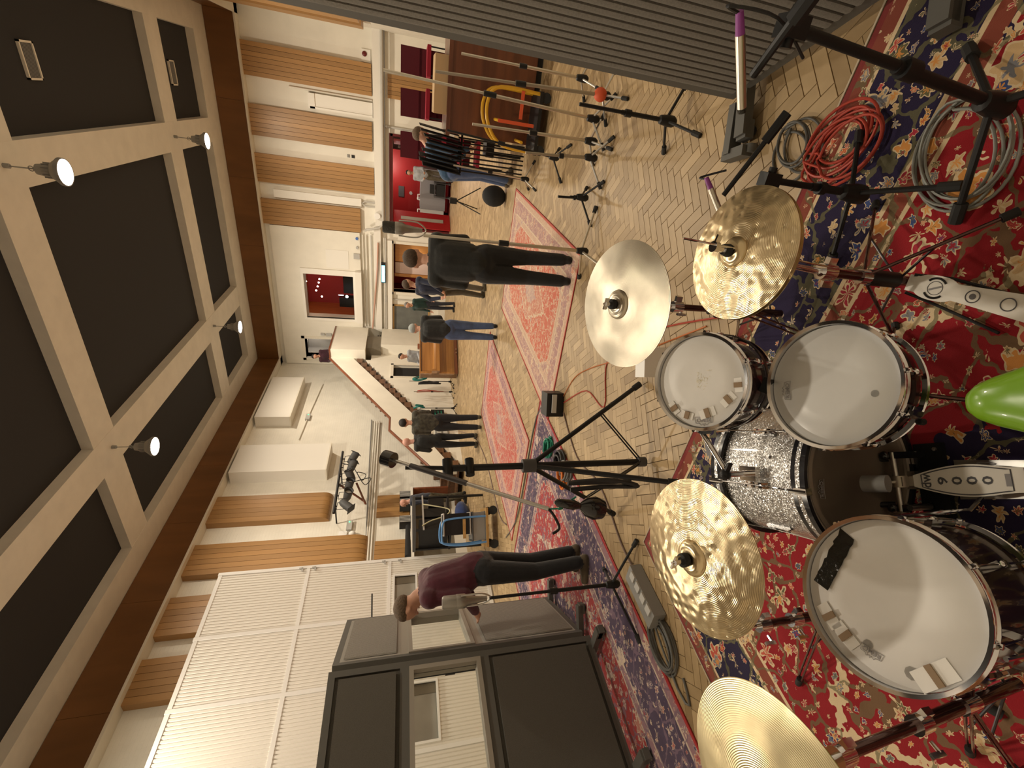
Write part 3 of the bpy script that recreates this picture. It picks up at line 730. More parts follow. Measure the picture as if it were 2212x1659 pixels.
obj('desk_lamp', MB().ball((-7.75, 20.9, 4.02), .06, 8, 6).box((-7.7, 20.9, 4.25), (.02, .02, .2)), 'white_glow', cr_)
for (x, y, z, e, c) in ((-7.3, 21.2, 5.6, 16, (1, .62, .45)), (-6.1, 22.9, 4.4, 12, (1, .10, .12))):
    ld = bpy.data.lights.new('control_room_light', 'POINT'); ld.energy = e; ld.color = c; ld.shadow_soft_size = .02
    lo_ = bpy.data.objects.new('control_room_light', ld); lo_.location = Vector((x, y, z)) - cr_.location; lo_.parent = cr_; COL.objects.link(lo_)

# ledge and pipes of the end wall
def pipe(label, pts, r, m='pipe_white', group='pipes and conduits along the walls', name='pipe', n=8):
    return tag(obj(name, MB().tube(pts, r, n), m, None, 50), label, 'pipe', group)
tag(obj('wall_ledge', MB().bb((-4.4, YB - .22, 2.48), (XR, YB, 2.74)), 'white_paint', None, None), 'white boxed ledge along the end wall under the timber panels', 'ledge')
tag(obj('wall_ledge', MB().bb((-8.6, YB - .22, 2.56), (-4.5, YB, 2.80)), 'white_paint', None, None), 'white boxed ledge under the control room window', 'ledge')
tag(obj('wall_ledge', MB().bb((-8.7, YB - .18, 2.15), (-4.9, YB, 2.34)), 'white_paint', None, None), 'white boxed lintel over the wooden door and the notice board', 'ledge')
pipe('grey main pipe along the end wall above the red doors', [(XR, YB - .28, 2.45), (-4.3, YB - .28, 2.46), (-4.45, YB - .28, 2.6), (-4.55, YB - .28, 3.05), (-4.6, YB - .2, 3.1)], .045, 'pipe_grey')
pipe('grey pipe running down beside the red doors', [(-1.05, YB - .06, 2.44), (-1.05, YB - .06, .3)], .04, 'pipe_grey')
pipe('thin dark pipe below the end wall ledge', [(XR, YB - .26, 2.37), (-4.3, YB - .26, 2.38)], .018, 'pipe_dark')
pipe('salmon pipe along the end wall under the control room', [(-8.55, YB - .27, 2.93), (-6.0, YB - .27, 2.70), (-5.0, YB - .27, 2.66)], .03, 'pipe_pink')
for k, (z, m) in enumerate(((3.22, 'pipe_white'), (3.10, 'pipe_white'), (2.92, 'pipe_grey'), (2.44, 'pipe_white'), (2.38, 'pipe_grey'))):
    pipe(('highest thin conduit under the control room window', 'second thin conduit under the control room window', 'grey conduit just above the ledge under the control room window', 'white conduit just above the lintel of the wooden door', 'grey conduit on the lintel of the wooden door')[k], [(-8.55, YB - .06 if k < 3 else YB - .21, z), (-4.8, YB - .06 if k < 3 else YB - .21, z)], .022, m)
pipe('white conduit rising beside the timber panel over the red doors', [(-.35, YB - .05, 2.78), (-.35, YB - .05, 5.3)], .03)
pipe('white conduit looping beside the white wall box', [(-3.75, YB - .06, 2.75), (-3.75, YB - .06, 3.1), (-3.68, YB - .06, 3.2), (-3.6, YB - .06, 3.1), (-3.6, YB - .06, 2.75)], .03, 'pipe_grey')
# shallow white wall boxes of the end wall
tag(obj('wall_duct', MB().bb((-.86, YB - .13, 2.76), (-.42, YB, 4.70)).bb((-.86, YB - .17, 2.76), (-.80, YB, 4.70)).bb((-.86, YB - .17, 4.55), (-.42, YB, 4.75)), 'white_paint', None, None), 'white boxed duct between the two timber panels right of the red doors', 'duct')
tag(obj('wall_duct', MB().bb((-3.78, YB - .12, 3.22), (-3.52, YB, 6.1)), 'white_paint', None, None), 'tall narrow white box between two timber panels over the red doors', 'duct')
sw_ = thing('wall_switch', 'small black and grey switch on the white strip between timber panels', 'switch', (-2.15, YB, 3.4))
obj('plate', MB().bb((-2.2, YB - .02, 3.40), (-2.1, YB, 3.50)), 'black', sw_, None); obj('plate', MB().bb((-2.2, YB - .02, 3.56), (-2.1, YB, 3.64)), 'mid_grey', sw_, None)
al = thing('alarm_bell', 'round dark red alarm bell on a white wall plate', 'alarm', (.95, YB - .05, 3.0))
obj('plate', MB().bb((.70, YB - .04, 2.80), (1.05, YB, 3.08)), 'white_paint', al, None); obj('bell', MB().lathe([(.0001, .05), (.05, .045), (.075, .02), (.075, 0)], 16, Matrix.Translation((.92, YB - .04, 2.98)) @ Matrix.Rotation(PI / 2, 4, 'X')), 'red_dark', al)
ck = thing('wall_clock', 'plain round white clock on the pipes beside the red doors', 'clock', (-4.02, YB - .3, 2.66))
obj('clock_case', MB().lathe([(.0001, .05), (.10, .05), (.115, .035), (.115, 0)], 24, Matrix.Translation((-4.02, YB - .28, 2.66)) @ Matrix.Rotation(PI / 2, 4, 'X')), 'white_card', ck)
for k, (m_, lb_) in enumerate((('blue_sign', 'small round blue socket low on the white control room wall'), ('pale_grey', 'small round pale socket beside the blue one'), ('pale_grey', 'square grey socket box nearest the control room window'))):
    x_ = -4.95 - k * .34
    tag(obj('wall_socket', MB().cyl((x_, SW, 3.42), (x_, SW - .05, 3.42), .05, n=14) if k < 2 else MB().bb((x_ - .1, SW - .05, 3.34), (x_ + .1, SW, 3.56)), m_), lb_, 'socket')
bs = thing('blue_sign', 'small light box glowing blue above the wooden door', 'sign', (-6.15, YB - .22, 2.40))
obj('sign_case', MB().bb((-6.55, YB - .27, 2.40), (-5.75, YB - .19, 2.56)), 'black', bs, None)
obj('sign_face', MB().bb((-6.52, YB - .282, 2.42), (-5.86, YB - .272, 2.54)), 'blue_glow', bs, None)
for k in range(4): obj('sign_letter', MB().box((-6.44 + k * .16, YB - .286, 2.48), (.08, .006, .07)), 'white_glow', bs, None)

# red doors and lobby (door_1)
d1 = thing('door_1', None, None, (-2.86, YB, 0)); d1['kind'] = 'structure'; d1['label'] = 'red double doorway standing open to a red lobby'
ar = MB()
for lo, hi in (((-4.48, YB - .05, 0), (-4.40, YB + .36, 2.2)), ((-1.32, YB - .05, 0), (-1.24, YB + .36, 2.2)), ((-4.48, YB - .05, 2.12), (-1.24, YB + .36, 2.24))): ar.bb(lo, hi)
obj('door_frame', ar, 'red_dark', d1, None)
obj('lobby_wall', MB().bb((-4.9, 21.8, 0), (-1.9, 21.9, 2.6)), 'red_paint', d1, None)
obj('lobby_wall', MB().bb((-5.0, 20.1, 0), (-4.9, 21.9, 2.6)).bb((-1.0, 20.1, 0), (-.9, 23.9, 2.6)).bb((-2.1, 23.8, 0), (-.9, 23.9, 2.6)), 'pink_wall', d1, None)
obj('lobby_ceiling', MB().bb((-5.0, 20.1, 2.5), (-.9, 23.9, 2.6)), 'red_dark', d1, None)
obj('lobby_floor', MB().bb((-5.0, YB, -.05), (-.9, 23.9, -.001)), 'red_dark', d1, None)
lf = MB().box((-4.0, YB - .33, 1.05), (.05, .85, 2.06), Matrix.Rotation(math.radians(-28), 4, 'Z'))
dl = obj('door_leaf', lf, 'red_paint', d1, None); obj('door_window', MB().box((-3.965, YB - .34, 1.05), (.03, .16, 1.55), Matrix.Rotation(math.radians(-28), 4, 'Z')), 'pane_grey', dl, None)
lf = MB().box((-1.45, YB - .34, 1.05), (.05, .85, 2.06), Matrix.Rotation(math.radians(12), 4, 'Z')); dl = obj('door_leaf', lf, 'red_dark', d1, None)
obj('door_window', MB().box((-1.72, 21.0, 1.1), (.03, .9, 1.7)), 'pane_grey', d1, None)
nb = MB().bb((-3.62, 21.76, 1.72), (-3.22, 21.80, 1.94)); obj('notice', nb, 'dark_grey', d1, None)
nb2 = MB()
for x, z in ((-3.45, 1.45), (-3.62, 1.15)): nb2.lathe([(.0001, .02), (.06, .02), (.07, 0)], 10, Matrix.Translation((x, 21.8, z)) @ Matrix.Rotation(PI / 2, 4, 'X'))
obj('door_plate', nb2, 'pale_grey', d1)
ld = bpy.data.lights.new('lobby_light', 'POINT'); ld.energy = 60; ld.color = (1, .80, .68); ld.shadow_soft_size = .2
lo_ = bpy.data.objects.new('lobby_light', ld); lo_.location = Vector((-2.6, 20.9, 2.35)) - d1.location; lo_.parent = d1; COL.objects.link(lo_)
fc = thing('flight_case', 'large mauve grey flight case standing in the red lobby', 'case', (-3.1, 20.75, 0))
obj('case_body', MB().bb((-3.75, 20.4, .16), (-2.3, 21.1, 1.12)), 'case_grey', fc, None); obj('case_lid', MB().bb((-4.1, 20.42, .2), (-3.76, 21.1, 1.10)), 'pale_grey', fc, None)
for x in (-3.95, -2.5):
    for y in (20.5, 21.0): obj('castor', MB().cyl((x - .03, y, .07), (x + .03, y, .07), .07, n=12).box((x, y, .14), (.1, .1, .05)), 'black', fc)
for x in (-3.9, -3.35): obj('handle', MB().tube([(x - .1, 20.5, 1.12), (x - .1, 20.5, 1.2), (x + .1, 20.5, 1.2), (x + .1, 20.5, 1.12)], .02, 6), 'white_card', fc)
fc2 = thing('wheeled_trolley', 'low dark wire trolley loaded with gear in front of the flight case', 'trolley', (-2.9, 20.2, 0))
tr = MB()
for x in (-3.2, -2.7):
    for y in (20.0, 20.3): tr.cyl((x, y, .05), (x, y, .62), .015, n=6).cyl((x - .02, y, .05), (x + .02, y, .05), .05, n=10)
for z in (.2, .6): tr.bb((-3.22, 19.98, z), (-2.68, 20.32, z + .02))
obj('rack_frame', tr, 'dark_grey', fc2); obj('load', MB().box((-2.95, 20.15, .38), (.4, .25, .3)).box((-2.95, 20.15, .7), (.3, .25, .15)), 'black', fc2, None)

# wooden door set back in its opening (door_2)
d2 = thing('door_2', None, None, (-6.0, YB, 0)); d2['kind'] = 'structure'; d2['label'] = 'recessed doorway with an orange wood door standing open'
fm = MB()
for lo, hi in (((-7.08, YB - .06, 0), (-6.98, YB + .4, 2.2)), ((-5.03, YB - .06, 0), (-4.93, YB + .4, 2.2)), ((-7.08, YB - .06, 2.10), (-4.93, YB + .4, 2.2))): fm.bb(lo, hi)
obj('door_frame', fm, 'trim_cream', d2, None)
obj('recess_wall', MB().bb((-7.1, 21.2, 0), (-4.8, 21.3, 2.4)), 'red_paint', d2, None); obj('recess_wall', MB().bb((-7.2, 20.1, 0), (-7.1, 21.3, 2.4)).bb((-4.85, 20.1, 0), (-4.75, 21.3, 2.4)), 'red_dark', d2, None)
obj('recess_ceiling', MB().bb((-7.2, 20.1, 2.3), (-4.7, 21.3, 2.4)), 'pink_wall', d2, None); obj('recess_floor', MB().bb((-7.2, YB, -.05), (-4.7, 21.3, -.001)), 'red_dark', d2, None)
dl = obj('door_leaf', MB().bb((-5.86, 20.2, 0.01), (-5.10, 20.25, 2.04)), 'orange_wood', d2, None)
obj('door_leaf', MB().bb((-6.35, 20.24, 0.01), (-5.90, 20.29, 2.04)), 'pink_wall', d2, None); obj('door_edge', MB().bb((-6.48, 20.20, 0), (-6.36, 20.3, 2.06)), 'orange_wood', d2, None)
ld = bpy.data.lights.new('recess_light', 'POINT'); ld.energy = 5; ld.color = (1, .8, .6); ld.shadow_soft_size = .1
lo_ = bpy.data.objects.new('recess_light', ld); lo_.location = Vector((-5.6, 19.95, 1.2)) - d2.location; lo_.parent = d2; COL.objects.link(lo_)

# notice board with grey cloth
nbz = thing('notice_board', 'oak framed board covered in dark grey cloth on the end wall', 'notice board', (-8.2, YB, .62))
f_ = MB(); x0, x1, z0, z1 = -8.92, -7.52, .64, 2.13
for lo, hi in (((x0, YB - .06, z0), (x1, YB, z0 + .06)), ((x0, YB - .06, z1 - .06), (x1, YB, z1)), ((x0, YB - .06, z0), (x0 + .06, YB, z1)), ((x1 - .06, YB - .06, z0), (x1, YB, z1))): f_.bb(lo, hi)
obj('board_frame', f_, 'frame_oak', nbz, None); obj('cloth', MB().bb((x0 + .06, YB - .035, z0 + .06), (x1 - .06, YB - .005, z1 - .06)), 'curtain_grey', nbz, None)
pipe('thin pale pipe down the wall between the notice board and the wooden door', [(-7.30, YB - .05, 2.4), (-7.30, YB - .05, .3)], .025, 'pipe_grey')
tag(obj('junction_box', MB().bb((-7.42, YB - .1, 2.24), (-7.18, YB, 2.42)), 'pale_grey', None, None), 'grey junction box above the thin pipe beside the notice board', 'box')
# cupboard (door_3): pair of grey doors
d3 = thing('door_3', None, None, (-9.5, YB, 0)); d3['kind'] = 'structure'; d3['label'] = 'pair of pale grey cupboard doors'
obj('recess_wall', MB().bb((-10.1, YB + .2, 0), (-8.95, YB + .3, 2.1)), 'dark_grey', d3, None)
for a, b in ((-10.04, -9.54), (-9.51, -9.0)):
    dl = obj('door_leaf', MB().bb((a, YB + .02, .03), (b, YB + .06, 2.06)), 'pale_grey', d3, None); obj('handle', MB().bb((b - .09, YB - .01, 1.0), (b - .07, YB + .02, 1.14)), 'steel', dl, None)
# vent slots beside the landing
vs_ = MB()
for k in range(3): vs_.bb((-9.25, YB - .015, 2.52 + k * .09), (-8.95, YB - .001, 2.57 + k * .09))
tag(obj('wall_vent', vs_, 'mid_grey', None, None), 'three slot wall vent under the landing beside the corner', 'vent')
# landing doorway (door_4)
d4 = thing('door_4', None, None, (-9.6, YB, 3.4)); d4['kind'] = 'structure'; d4['label'] = 'doorway from the landing into the control room corridor'
fm = MB()
for lo, hi in (((-10.15, SW - .04, 3.4), (-10.05, YB + .4, 5.7)), ((-9.17, SW - .04, 3.4), (-9.07, YB + .4, 5.7)), ((-10.15, SW - .04, 5.58), (-9.07, YB + .4, 5.7))): fm.bb(lo, hi)
obj('door_frame', fm, 'trim_cream', d4, None)
obj('corridor_wall', MB().bb((-10.3, 21.0, 3.3), (-8.9, 21.1, 5.8)).bb((-10.3, 20.1, 3.3), (-10.2, 21.1, 5.8)).bb((-9.1, 20.1, 3.3), (-9.0, 21.1, 5.8)), 'pale_grey', d4, None)
obj('corridor_ceiling', MB().bb((-10.3, 20.1, 5.7), (-8.9, 21.1, 5.8)).bb((-10.3, 20.1, 3.3), (-8.9, 21.1, 3.42)), 'mid_grey', d4, None)
ld = bpy.data.lights.new('corridor_light', 'POINT'); ld.energy = 6; ld.color = (1, .85, .7); ld.shadow_soft_size = .1
lo_ = bpy.data.objects.new('corridor_light', ld); lo_.location = Vector((-9.6, 20.6, 5.4)) - d4.location; lo_.parent = d4; COL.objects.link(lo_)
tag(obj('wall_intercom', MB().bb((-9.02, SW - .06, 4.55), (-8.9, SW, 4.75)).bb((-8.98, SW - .09, 4.80), (-8.9, SW, 4.95)), 'pale_grey', None, None), 'small grey intercom beside the landing doorway', 'intercom')

# ---------------------------------------------------------------- staircase along the left wall
XS = -9.0
st = thing('staircase', 'white walled staircase with dark timber treads climbing to the control room landing', 'staircase', (XS, 14.0, 0))
ZL = 3.40; Y0 = 17.50
def steps(y_top, z_top, y_bot, z_bot, n, lastz):
    dz = (z_top - z_bot) / n; dy = (y_top - y_bot) / n
    for i in range(n):
        ya, yb_ = y_top - i * dy, y_top - (i + 1) * dy; zt = z_top - (i + 1) * dz
        obj('tread', MB().bb((XA + .02, yb_ - .03, zt - .045), (XS + .05, ya, zt)), 'stair_wood', st, None)
        obj('riser', MB().bb((XA + .02, ya - .025, zt), (XS + .02, ya, zt + dz - .045)), 'stair_wood', st, None)
        obj('stringer', MB().bb((XS, yb_, zt), (XS + .045, ya, zt + dz * .98)), 'stair_wood', st, None)
    sp = MB(); pts = [(y_top, z_top)]
    for i in range(n): pts += [(y_top - i * dy, z_top - (i + 1) * dz - .045), (y_top - (i + 1) * dy, z_top - (i + 1) * dz - .045)]
    return dz
Y1, Z1, Y1b = 13.42, 1.13, 12.74
N1, N2 = 13, 6
steps(Y0, ZL, Y1, Z1, N1, 0); steps(Y1b, Z1, 10.75, .18, N2 - 1, 0)
obj('half_landing', MB().bb((XA + .02, Y1b, Z1 - .12), (XS + .05, Y1, Z1)), 'stair_wood', st, None)
# white spandrel wall below the treads, with a dark opening
sl1 = (ZL - Z1) / (Y0 - Y1); sl2 = (Z1 - .18) / (Y1b - 10.75)
def spandrel(poly): 
    return MB().prism([(y, z) for y, z in poly], .10, Matrix(((0, 0, 1, XS - .10), (1, 0, 0, 0), (0, 1, 0, 0), (0, 0, 0, 1))))
ins = [(Y0 + .0, ZL - .35)]
obj('spandrel', spandrel([(18.05, 0), (18.05, 2.9), (17.5, 2.9), (17.5, ZL - .30), (Y1, Z1 - .15), (Y1b, Z1 - .15), (10.9, .02), (10.9, 0), (16.2, 0), (16.2, 2.05), (17.1, 2.05), (17.1, 0)]), 'wall_white', st, None)
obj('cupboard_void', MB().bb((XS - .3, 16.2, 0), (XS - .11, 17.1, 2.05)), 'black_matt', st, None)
fm = MB()
for lo, hi in (((XS - .02, 16.1, 0), (XS + .03, 16.2, 2.15)), ((XS - .02, 17.1, 0), (XS + .03, 17.2, 2.15)), ((XS - .02, 16.1, 2.05), (XS + .03, 17.2, 2.15))): fm.bb(lo, hi)
obj('opening_frame', fm, 'trim_cream', st, None)
# solid white parapet with timber handrail
PH = .93
par = MB().prism([(Y0, ZL - .05), (Y0, ZL + PH), (Y1, Z1 + PH), (Y1b, Z1 + PH), (10.6, .05 + PH - .25), (10.6, .22), (Y1b, Z1 + .12), (Y1, Z1 + .16), (Y0 - .05, ZL + .12)], .09, Matrix(((0, 0, 1, XS - .02), (1, 0, 0, 0), (0, 1, 0, 0), (0, 0, 0, 1))))
obj('parapet', par, 'wall_white', st, None)
obj('handrail', MB().tube([(XS + .02, Y0, ZL + PH + .03), (XS + .02, Y1, Z1 + PH + .03), (XS + .02, Y1b, Z1 + PH + .03), (XS + .02, 10.58, .05 + PH - .22)], .045, 8), 'rail_wood', st, 30)
# landing slab and its parapet
LX = -8.58
obj('landing_slab', MB().bb((XA, Y0, ZL - .30), (LX, YB - .13, ZL)), 'wall_white', st, None)
obj('landing_parapet', MB().bb((LX - .09, Y0, ZL), (LX, YB - .14, ZL + PH)).bb((XS - .02, Y0, ZL), (LX - .09, Y0 + .09, ZL + PH)), 'wall_white', st, None)
obj('landing_rail', MB().bb((LX - .11, Y0 - .01, ZL + PH), (LX + .02, YB - .14, ZL + PH + .05)).bb((XS - .02, Y0 - .02, ZL + PH), (LX - .11, Y0 + .11, ZL + PH + .05)), 'rail_wood', st, None)
obj('landing_pier', MB().bb((LX - .5, 18.05, 0), (LX, YB - .14, 2.55)), 'wall_white', st, None)
obj('landing_gap_panel', MB().bb((XS - .4, 17.9, 2.55), (LX - .1, 19.0, ZL - .3)), 'alcove_brown', st, None)
pipe('dark rail fixed along the brick wall above the stairs', [(XA + .05, 15.3, 2.78), (XA + .05, 12.9, 2.72), (XA + .05, 9.75, 2.62)], .02, 'pipe_dark')
for k, lb_ in enumerate(('topmost of three white pipes along the brick wall', 'second highest of three white pipes along the brick wall', 'third highest of three white pipes along the brick wall')): pipe(lb_, [(XA + .05, 15.2, 2.66 - .075 * k), (XA + .05, 9.72 if k == 0 else 7.0, 2.60 - .075 * k)], .024)
pipe('thin conduit between the green lit boxes on the brick wall', [(XA + .04, 14.2, 5.0), (XA + .04, 15.9, 4.9), (XA + .04, 17.9, 4.75)], .018)
for y, z, w_ in ((15.5, 4.92, 'high on the brick wall between the white boxes'), (10.15, 3.08, 'low on the brick wall beside the curved timber panel')):
    eb = thing('emergency_light', 'grey box with a green light %s' % w_, 'light', (XA, y, z - .08)); obj('case', MB().bb((XA, y - .17, z - .07), (XA + .09, y + .17, z + .07)), 'pale_grey', eb, None); obj('indicator', MB().ball((XA + .095, y + .1, z), .02, 8, 6), 'green_glow', eb)
tag(obj('motion_sensor', MB().bb((XA, 9.78, 3.12), (XA + .07, 9.95, 3.32)).ball((XA + .06, 9.83, 2.98), .09, 12, 8), 'white_card'), 'white wall sensor and round dome beside the curved timber panel', 'sensor')
# white absorber boxes on the brick wall
def wbox(label, y0, y1, z0, z1, d=.34):
    t = thing('absorber_box', label, 'wall box', (XA, (y0 + y1) / 2, z0), 0, 'white absorber boxes on the brick wall')
    obj('box_body', MB().bb((XA, y0, z0), (XA + d, y1, z1)), 'white_paint', t, None); obj('box_lip', MB().bb((XA, y0 - .02, z0 - .04), (XA + d + .02, y1 + .02, z0)), 'trim_cream', t, None)
wbox('wide white box high on the brick wall beside the corner of the stairs', 15.0, 17.75, 5.40, 6.45, .40)
wbox('tall white box on the brick wall above the spotlight bar', 12.15, 13.45, 3.92, 6.45, .40)

# brown recess below the pipes at the stair foot, with its shelf
rc = thing('wall_recess', 'shallow brown panelled recess under a white shelf on the brick wall', 'recess', (XA, 9.8, 0))
obj('back_panel', MB().bb((XA, 8.2, .30), (XA + .02, 11.2, 1.38)), 'alcove_brown', rc, None)
obj('shelf', MB().bb((XA, 8.2, 1.40), (XA + .42, 11.2, 1.47)), 'white_paint', rc, None)
obj('end_panel', MB().bb((XA + .02, 11.12, .3), (XA + .40, 11.18, 1.40)), 'rail_wood', rc, None)
for k, y in enumerate((10.95, 10.62, 9.95)):
    s_ = thing('small_speaker', ['black ribbed block on the white shelf nearest the stairs', 'black ribbed block second from the stairs on the white shelf', 'black ribbed block standing apart on the white shelf'][k], 'speaker', (XA + .25, y, 1.47), 0, 'black ribbed blocks on the white shelf')
    obj('block_body', MB().box((XA + .25, y, 1.62), (.26, .25, .30)), 'black', s_, None)
    rb = MB()
    for q in range(5): rb.box((XA + .385, y - .1 + q * .05, 1.62), (.012, .02, .28))
    obj('rib', rb, 'pale_grey', s_, None)
tag(obj('cloth_roll', MB().cyl((XA + .3, 8.7, 1.55), (XA + .3, 9.75, 1.55), .08, .06, 12), 'black_matt'), 'black rolled cloth lying on the white shelf', 'cloth')

# ---------------------------------------------------------------- bar of stage spotlights on the brick wall
BX = -9.62
lb = thing('spotlight_bar', 'black bar with brackets fixed to the brick wall for stage lights', 'lighting bar', (BX, 11.2, 3.3))
obj('bar', MB().cyl((BX, 9.95, 3.41), (BX, 12.55, 3.45), .035, n=10), 'black', lb)
obj('bracket', MB().cyl((BX, 11.1, 3.43), (XA + .02, 11.1, 2.75), .03, n=8).cyl((BX - .05, 11.15, 2.95), (XA + .02, 11.0, 2.72), .03, n=8), 'rail_wood', lb)
obj('bracket', MB().cyl((BX, 11.9, 3.44), (XA + .02, 11.9, 3.44), .02, n=8).cyl((BX, 10.3, 3.42), (XA + .02, 10.3, 3.42), .02, n=8), 'black', lb)
cp_ = catmull([(BX, 12.0, 3.4), (BX + .1, 11.7, 3.1), (BX + .1, 11.4, 2.95), (BX, 11.2, 2.8), (BX, 11.45, 2.72), (BX + .05, 11.5, 2.95), (BX + .05, 11.2, 2.85), (BX, 11.0, 2.70), (BX, 11.3, 2.6), (BX + .02, 11.0, 3.3)], 5)
tag(obj('lighting_cable', MB().tube(cp_, .012, 6), 'cable_black'), 'black cable looped under the spotlight bar', 'cable')
def par_can(y, aim, lab, front):
    t = thing('spotlight', lab, 'spotlight', (BX, y, 3.2), 0, 'stage lights on the wall bar')
    c = Vector((BX + .02, y, 3.13)); d = Vector(aim).normalized(); F_ = Matrix.Translation(c) @ frame(d)
    obj('yoke', MB().tube([c + Vector((0, -.13, 0)), (BX, y - .13, 3.36), (BX, y + .13, 3.36), c + Vector((0, .13, 0))], .010, 6).cyl((BX, y, 3.36), (BX, y, 3.42), .018, n=8), 'black', t)
    obj('can', MB().lathe([(.0001, -.20), (.07, -.19), (.10, -.12), (.11, 0), (.11, .17), (.102, .17), (.10, .02), (.0001, .02)], 18, F_), 'dark_grey', t)
    obj('lens', MB().lathe([(.0001, .09), (.06, .085), (.1, .07)], 18, F_), front, t)
    obj('gel_frame', MB().box(c + d * .175, (.25, .25, .008), frame(d)) if front != 'pale_grey' else MB().lathe([(.11, .17), (.125, .17), (.125, .18), (.11, .18)], 18, F_, 0, True), 'black', t, 40)
aims = [((.5, .75, -.5), 'mid_grey'), ((.4, .8, -.35), 'mid_grey'), ((.8, .35, .35), 'pale_grey'), ((.9, .1, -.25), 'pale_grey'), ((.85, -.05, -.2), 'pale_grey'), ((-.2, -.6, -.7), 'mid_grey')]
wl = ['spotlight at the stair end of the wall bar, pointing down the hall', 'spotlight second from the stair end of the wall bar, tipped down', 'spotlight with a pale lens tilted upwards on the wall bar', 'spotlight with a round grey lens in the middle of the wall bar', 'spotlight with a square black frame round its lens', 'spotlight at the panel end of the wall bar, turned away']
for i, ((am, fm_), lb_) in enumerate(zip(aims, wl)): par_can(12.2 - i * .40, am, lb_, fm_)

# ================================================================ SCREENS
# big white ribbed booth wall standing in the hall (x = -8)
BXW = -8.0
bw = thing('booth_wall', 'tall white ribbed booth wall with rails and small windows', 'partition', (BXW, 4.0, 0))
VY = [6.86, 5.60, 4.50, 3.40, 2.30, 1.20]; HZ = [0.06, 1.93, 3.40, 4.86]
def ribbed(y0, y1, z0, z1, x, pitch=.055, d=.012):
    mb = MB(); n = max(1, int(round((y1 - y0) / pitch))); p = (y1 - y0) / n; pts = []
    for i in range(n): pts += [(y0 + i * p, 0), (y0 + i * p + p * .15, d), (y0 + i * p + p * .75, d), (y0 + i * p + p * .9, 0)]
    pts.append((y1, 0)); m = len(pts)
    vs = [(x + dx, y, z0) for y, dx in pts] + [(x + dx, y, z1) for y, dx in pts]
    mb.add(vs, [(i + 1, i, m + i, m + i + 1) for i in range(m - 1)])
    mb.bb((x - .05, y0, z0), (x - .001, y1, z1)); return mb
wins = {(0, 0): (5.66, 6.46, 1.45, 1.83), (2, 0): (3.52, 4.36, 1.17, 1.56)}
for i in range(len(VY) - 1):
    for j in range(3):
        y1, y0, z0, z1 = VY[i] - .03, VY[i + 1] + .03, HZ[j] + .03, HZ[j + 1] - .03
        if (i, j) in wins:
            a, b, c, d = wins[(i, j)]
            for q in ((y0, a, z0, z1), (b, y1, z0, z1), (a, b, z0, c), (a, b, d, z1)):
                if q[1] - q[0] > .02 and q[3] - q[2] > .02: obj('ribbed_panel', ribbed(*q, BXW), 'white_paint', bw, None)
            f_ = MB(); t_ = .035
            for lo, hi in (((BXW - .05, a - t_, c - t_), (BXW + .03, b + t_, c)), ((BXW - .05, a - t_, d), (BXW + .03, b + t_, d + t_)), ((BXW - .05, a - t_, c), (BXW + .03, a, d)), ((BXW - .05, b, c), (BXW + .03, b + t_, d))): f_.bb(lo, hi)
            wf = obj('window_frame', f_, 'white_card', bw, None); obj('window_pane', MB().bb((BXW - .04, a, c), (BXW - .03, b, d)), 'pane_grey', wf, None)
            obj('blind', MB().bb((BXW - .028, b - .16, c), (BXW - .02, b, d)), 'alcove_brown', wf, None)
        else: obj('ribbed_panel', ribbed(y0, y1, z0, z1, BXW), 'white_paint', bw, None)
for y in VY: obj('upright', MB().bb((BXW - .06, y - .03, 0), (BXW + .022, y + .03, 4.90)), 'white_card', bw, None)
for z in HZ: obj('rail', MB().bb((BXW - .055, VY[-1], z - .03), (BXW + .018, VY[0], z + .03)), 'white_card', bw, None)
# catch plates, one pair on each rail near the open end
for k, z in enumerate((3.50, 3.28, 2.02, 1.72)):
    obj('catch', MB().box((BXW + .03, 6.80, z), (.02, .07, .03)).box((BXW + .03, 6.83, z + .03), (.02, .02, .06)), 'pale_grey', bw, None)

